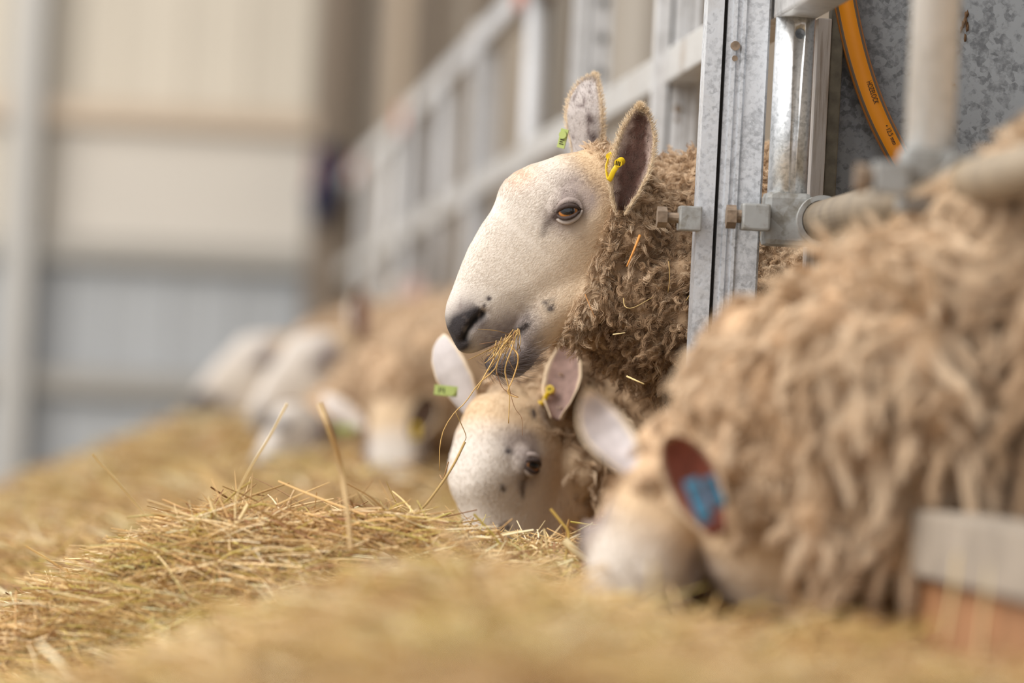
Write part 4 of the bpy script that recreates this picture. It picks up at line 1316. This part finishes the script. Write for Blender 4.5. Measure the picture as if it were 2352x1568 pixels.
bar_tag(S, P(1640, 1130, DN - .195), CV(.35, -.9, .1), CV(.3, .1, 1), .036, .014, 'blue')

# ---- sheep farther along
def far_sheep(label, O, F, Nn, neck, body, ears, seed, vox=.006, tags=(), tone=.26, spots=(), nosedark=1.0):
    S = build_sheep(label, O, F, Nn, neck, body, vox=vox, seed=seed, ears=ears, spots=spots, nosedark=nosedark, wool_tone=.2)
    wv = S.wool[S.T].mean(1) * np.where(S.V[S.T].mean(1)[:, 0] < 1.1, 1.0, .12)
    lock_fleece('fleece', S.V, S.T, wv, S.obj, 1300, 12, .022, .008, .003, 1.2, .3, .6, .0008, k=6, swirl=.6, tone=lambda c: np.full(len(c), tone))
    for a, k in tags: bar_tag(S, *a, **k)
    return S


DC = 12.0
far_sheep('far sheep with drooping dark ear and green tag, face down in the hay', P(905, 945, DC), (.10, -.92, -.25), (-.12, -.15, .95),
          [(P(915, 925, DC + .06), .085), (P(960, 890, DC + .14), .13), (P(1060, 860, DC + .22), .16), (P(1180, 850, DC + .26), .18)], (1.52, DC + .28, CZ + .04, .55, .28, .22),
          [ear_px((952, 1005), (985, 905), DC - .06, DC - .10, (-.25, .05, .95), .066, cup=.9, inn=srgb(74, 54, 40), deep=.6),
           ear_px((835, 985), (742, 905), DC + .0, DC + .05, (.3, .2, -.9), .052, cup=.85, inn=srgb(180, 170, 168), out=srgb(222, 212, 206))], 23,
          tags=[((P(792, 985, DC - .06), CV(1, -.05, 0), CV(0, 0, 1), .045, .016, 'green'), {}), ((P(955, 990, DC - .15), CV(.1, 1, 0), CV(0, 0, 1), .03, .012, 'yellow'), {})])
DB = 14.0
far_sheep('far sheep with an upright brown ear, white cheek turned to the camera', P(796, 792, DB), (-.70, -.58, .30), (-.55, .80, .15),
          [(P(850, 825, DB + .03), .085), (P(930, 830, DB + .10), .120), (P(1040, 845, DB + .2), .145), (P(1150, 860, DB + .22), .17)], (1.52, DB + .24, CZ + .04, .55, .28, .22),
          [ear_px((828, 785), (826, 655), DB - .06, DB - .05, (-.2, .05, .95), .050, cup=.9, inn=srgb(92, 52, 40), deep=.4),
           ear_px((805, 750), (822, 684), DB + .08, DB + .1, (.3, .1, -.9), .040, cup=.8, inn=srgb(180, 170, 168))], 29, nosedark=.35)
DD = 13.1
far_sheep('far sheep with dark muzzle pointing at the camera, chin on the hay', P(715, 990, DD), (-.32, -.27, .86), (-.25, .9, .35),
          [(P(790, 970, DD + .1), .088), (P(880, 930, DD + .2), .13), (P(1000, 900, DD + .3), .16), (P(1120, 880, DD + .32), .18)], (1.52, DD + .34, CZ + .04, .55, .28, .22),
          [ear_px((765, 985), (800, 900), DD - .02, DD - .02, (-.2, .05, .95), .05, inn=srgb(110, 76, 64)), ear_px((690, 960), (650, 925), DD, DD, (-.2, .05, .95), .05, inn=srgb(150, 120, 110))], 31, spots=[(1098, 525, 46, 0)])
DA = 16.2
far_sheep('farthest white sheep face in profile with grey nose, leftmost at the barrier', P(668, 800, DA), (-.86, -.50, .08), (-.48, .86, .12),
          [(P(720, 825, DA + .03), .095), (P(800, 830, DA + .1), .14), (P(920, 830, DA + .2), .165), (P(1060, 830, DA + .22), .18)], (1.52, DA + .24, CZ + .06, .55, .28, .22),
          [ear_px((720, 800), (768, 752), DA - .05, DA - .05, (-.2, .05, .95), .045, inn=srgb(110, 76, 64)), ear_px((700, 780), (745, 735), DA + .06, DA + .06, (.2, .05, -.95), .045, inn=srgb(110, 76, 64))], 37)
DE = 17.6
far_sheep('half-hidden far sheep showing one pale pink ear beside the middle rail', P(930, 745, DE), (-.80, -.55, .2), (-.52, .82, .15),
          [(P(960, 760, DE + .03), .09), (P(1010, 780, DE + .08), .13), (P(1080, 800, DE + .12), .16)], (1.55, DE + .14, CZ + .02, .55, .28, .22),
          [ear_px((935, 705), (958, 630), DE - .05, DE - .05, (-.2, .05, .95), .06, inn=srgb(206, 176, 170), deep=.1), ear_px((915, 700), (915, 640), DE + .08, DE + .1, (.2, .05, -.95), .05, inn=srgb(206, 176, 170))], 41)

# ---- hay in the raised sheep's mouth
def wisp(name, label, cat, lines, d, r, mat_cols, group=None, k=18, ring=7):
    mb = MB(); cols = []
    for pts_, rr_, c_ in lines:
        q = spline([P(a[0], a[1], a[2] if len(a) > 2 else d) for a in pts_], k)
        V, F = tube(q, np.linspace(1, .6, k) * rr_ * .8, ring); mb.add(V, F); cols += [c_] * len(V)
    o = mesh_obj(name, mb.V, mb.F, M['strawfibre'], None, smooth=True, cols=np.array(cols))
    return tag(o, label, cat, group)


gold, dkgold, redb = srgb(198, 162, 100), srgb(150, 120, 70), srgb(140, 100, 68)
dm = 7.72
lines = [([(1190, 755, 7.80), (1176, 800, dm), (1160, 850, dm), (1170, 900, dm), (1168, 972, dm)], .0014, gold),
         ([(1165, 792, 7.80), (1186, 808, dm), (1190, 830, dm), (1178, 870, dm), (1166, 900, dm), (1180, 910, dm), (1190, 912, dm)], .0014, srgb(214, 172, 104)),
         ([(1180, 770, 7.80), (1150, 815, dm), (1135, 850, dm), (1100, 880, dm), (1068, 925, dm), (1046, 945, dm), (1020, 985, dm), (1010, 1030, dm), (1010, 1080, dm)], .0012, gold),
         ([(1185, 760, 7.80), (1150, 800, dm), (1120, 850, dm), (1096, 895, dm)], .0013, srgb(226, 188, 116)),
         ([(1160, 850, dm), (1180, 930, dm), (1198, 960, dm), (1200, 1000, dm)], .0006, redb),
         ([(1140, 852, dm), (1154, 890, dm), (1178, 905, dm), (1192, 912, dm)], .0007, redb),
         ([(1046, 945, dm), (1060, 975, dm), (1070, 1000, dm), (1066, 1016, dm), (1040, 1070, dm)], .0009, dkgold)]
r3 = np.random.default_rng(5)
for k in range(46):
    x0 = r3.uniform(1140, 1195); y0 = 795 - (x0 - 1130) * .62 + r3.uniform(-8, 12)
    an = r3.normal(2.15, .45); ln = r3.uniform(30, 95)
    dd = 7.74 + r3.uniform(-.03, .07)
    lines.append(([(x0, y0, dd + .03), (x0 + ln * .5 * math.cos(an) + r3.normal(0, 4), y0 + ln * .5 * math.sin(an), dd), (x0 + ln * math.cos(an), y0 + ln * math.sin(an) * .9 + 4, dd)], r3.uniform(.0004, .0011), [gold, dkgold, redb, srgb(120, 94, 54)][r3.integers(4)]))
wisp('hay_wisp', 'wisp of golden hay stems hanging from the mouth of the raised sheep', 'hay', lines, dm, .001, None)
# bits of straw caught in its wool
wl = [('orange straw stalk stuck in the wool below the raised sheep\'s near ear', [(1470, 540, 7.83), (1456, 575, 7.82), (1440, 612, 7.82)], .0026, srgb(206, 140, 70)),
      ('thin bent straw on the neck wool level with the mouth', [(1432, 685, 7.84), (1436, 704, 7.82), (1456, 706, 7.82), (1500, 682, 7.83)], .0010, srgb(190, 164, 112)),
      ('short pale straw in the throat wool', [(1408, 768, 7.83), (1436, 764, 7.82)], .0012, srgb(222, 200, 150)),
      ('pale straw lying low on the chest wool above the near sheep', [(1440, 864, 7.82), (1462, 874, 7.8), (1480, 882, 7.8)], .0018, srgb(222, 196, 140)),
      ('upright thin straw in the neck wool near the post', [(1536, 600, 7.83), (1538, 640, 7.82), (1534, 672, 7.82)], .0007, srgb(180, 146, 84)),
      ('reddish straw under the jaw wool', [(1344, 676, 7.84), (1356, 705, 7.82), (1366, 728, 7.82)], .0010, srgb(170, 120, 72)),
      ('slanted straw near the top of the neck wool', [(1576, 690, 7.83), (1590, 668, 7.82), (1598, 652, 7.82)], .0008, srgb(200, 170, 110))]
for lab, pts_, r_, c_ in wl:
    wisp('straw_piece', lab, 'straw', [(pts_, r_, c_)], 7.8, r_, None, 'straw caught in the raised sheep\'s wool', k=10)
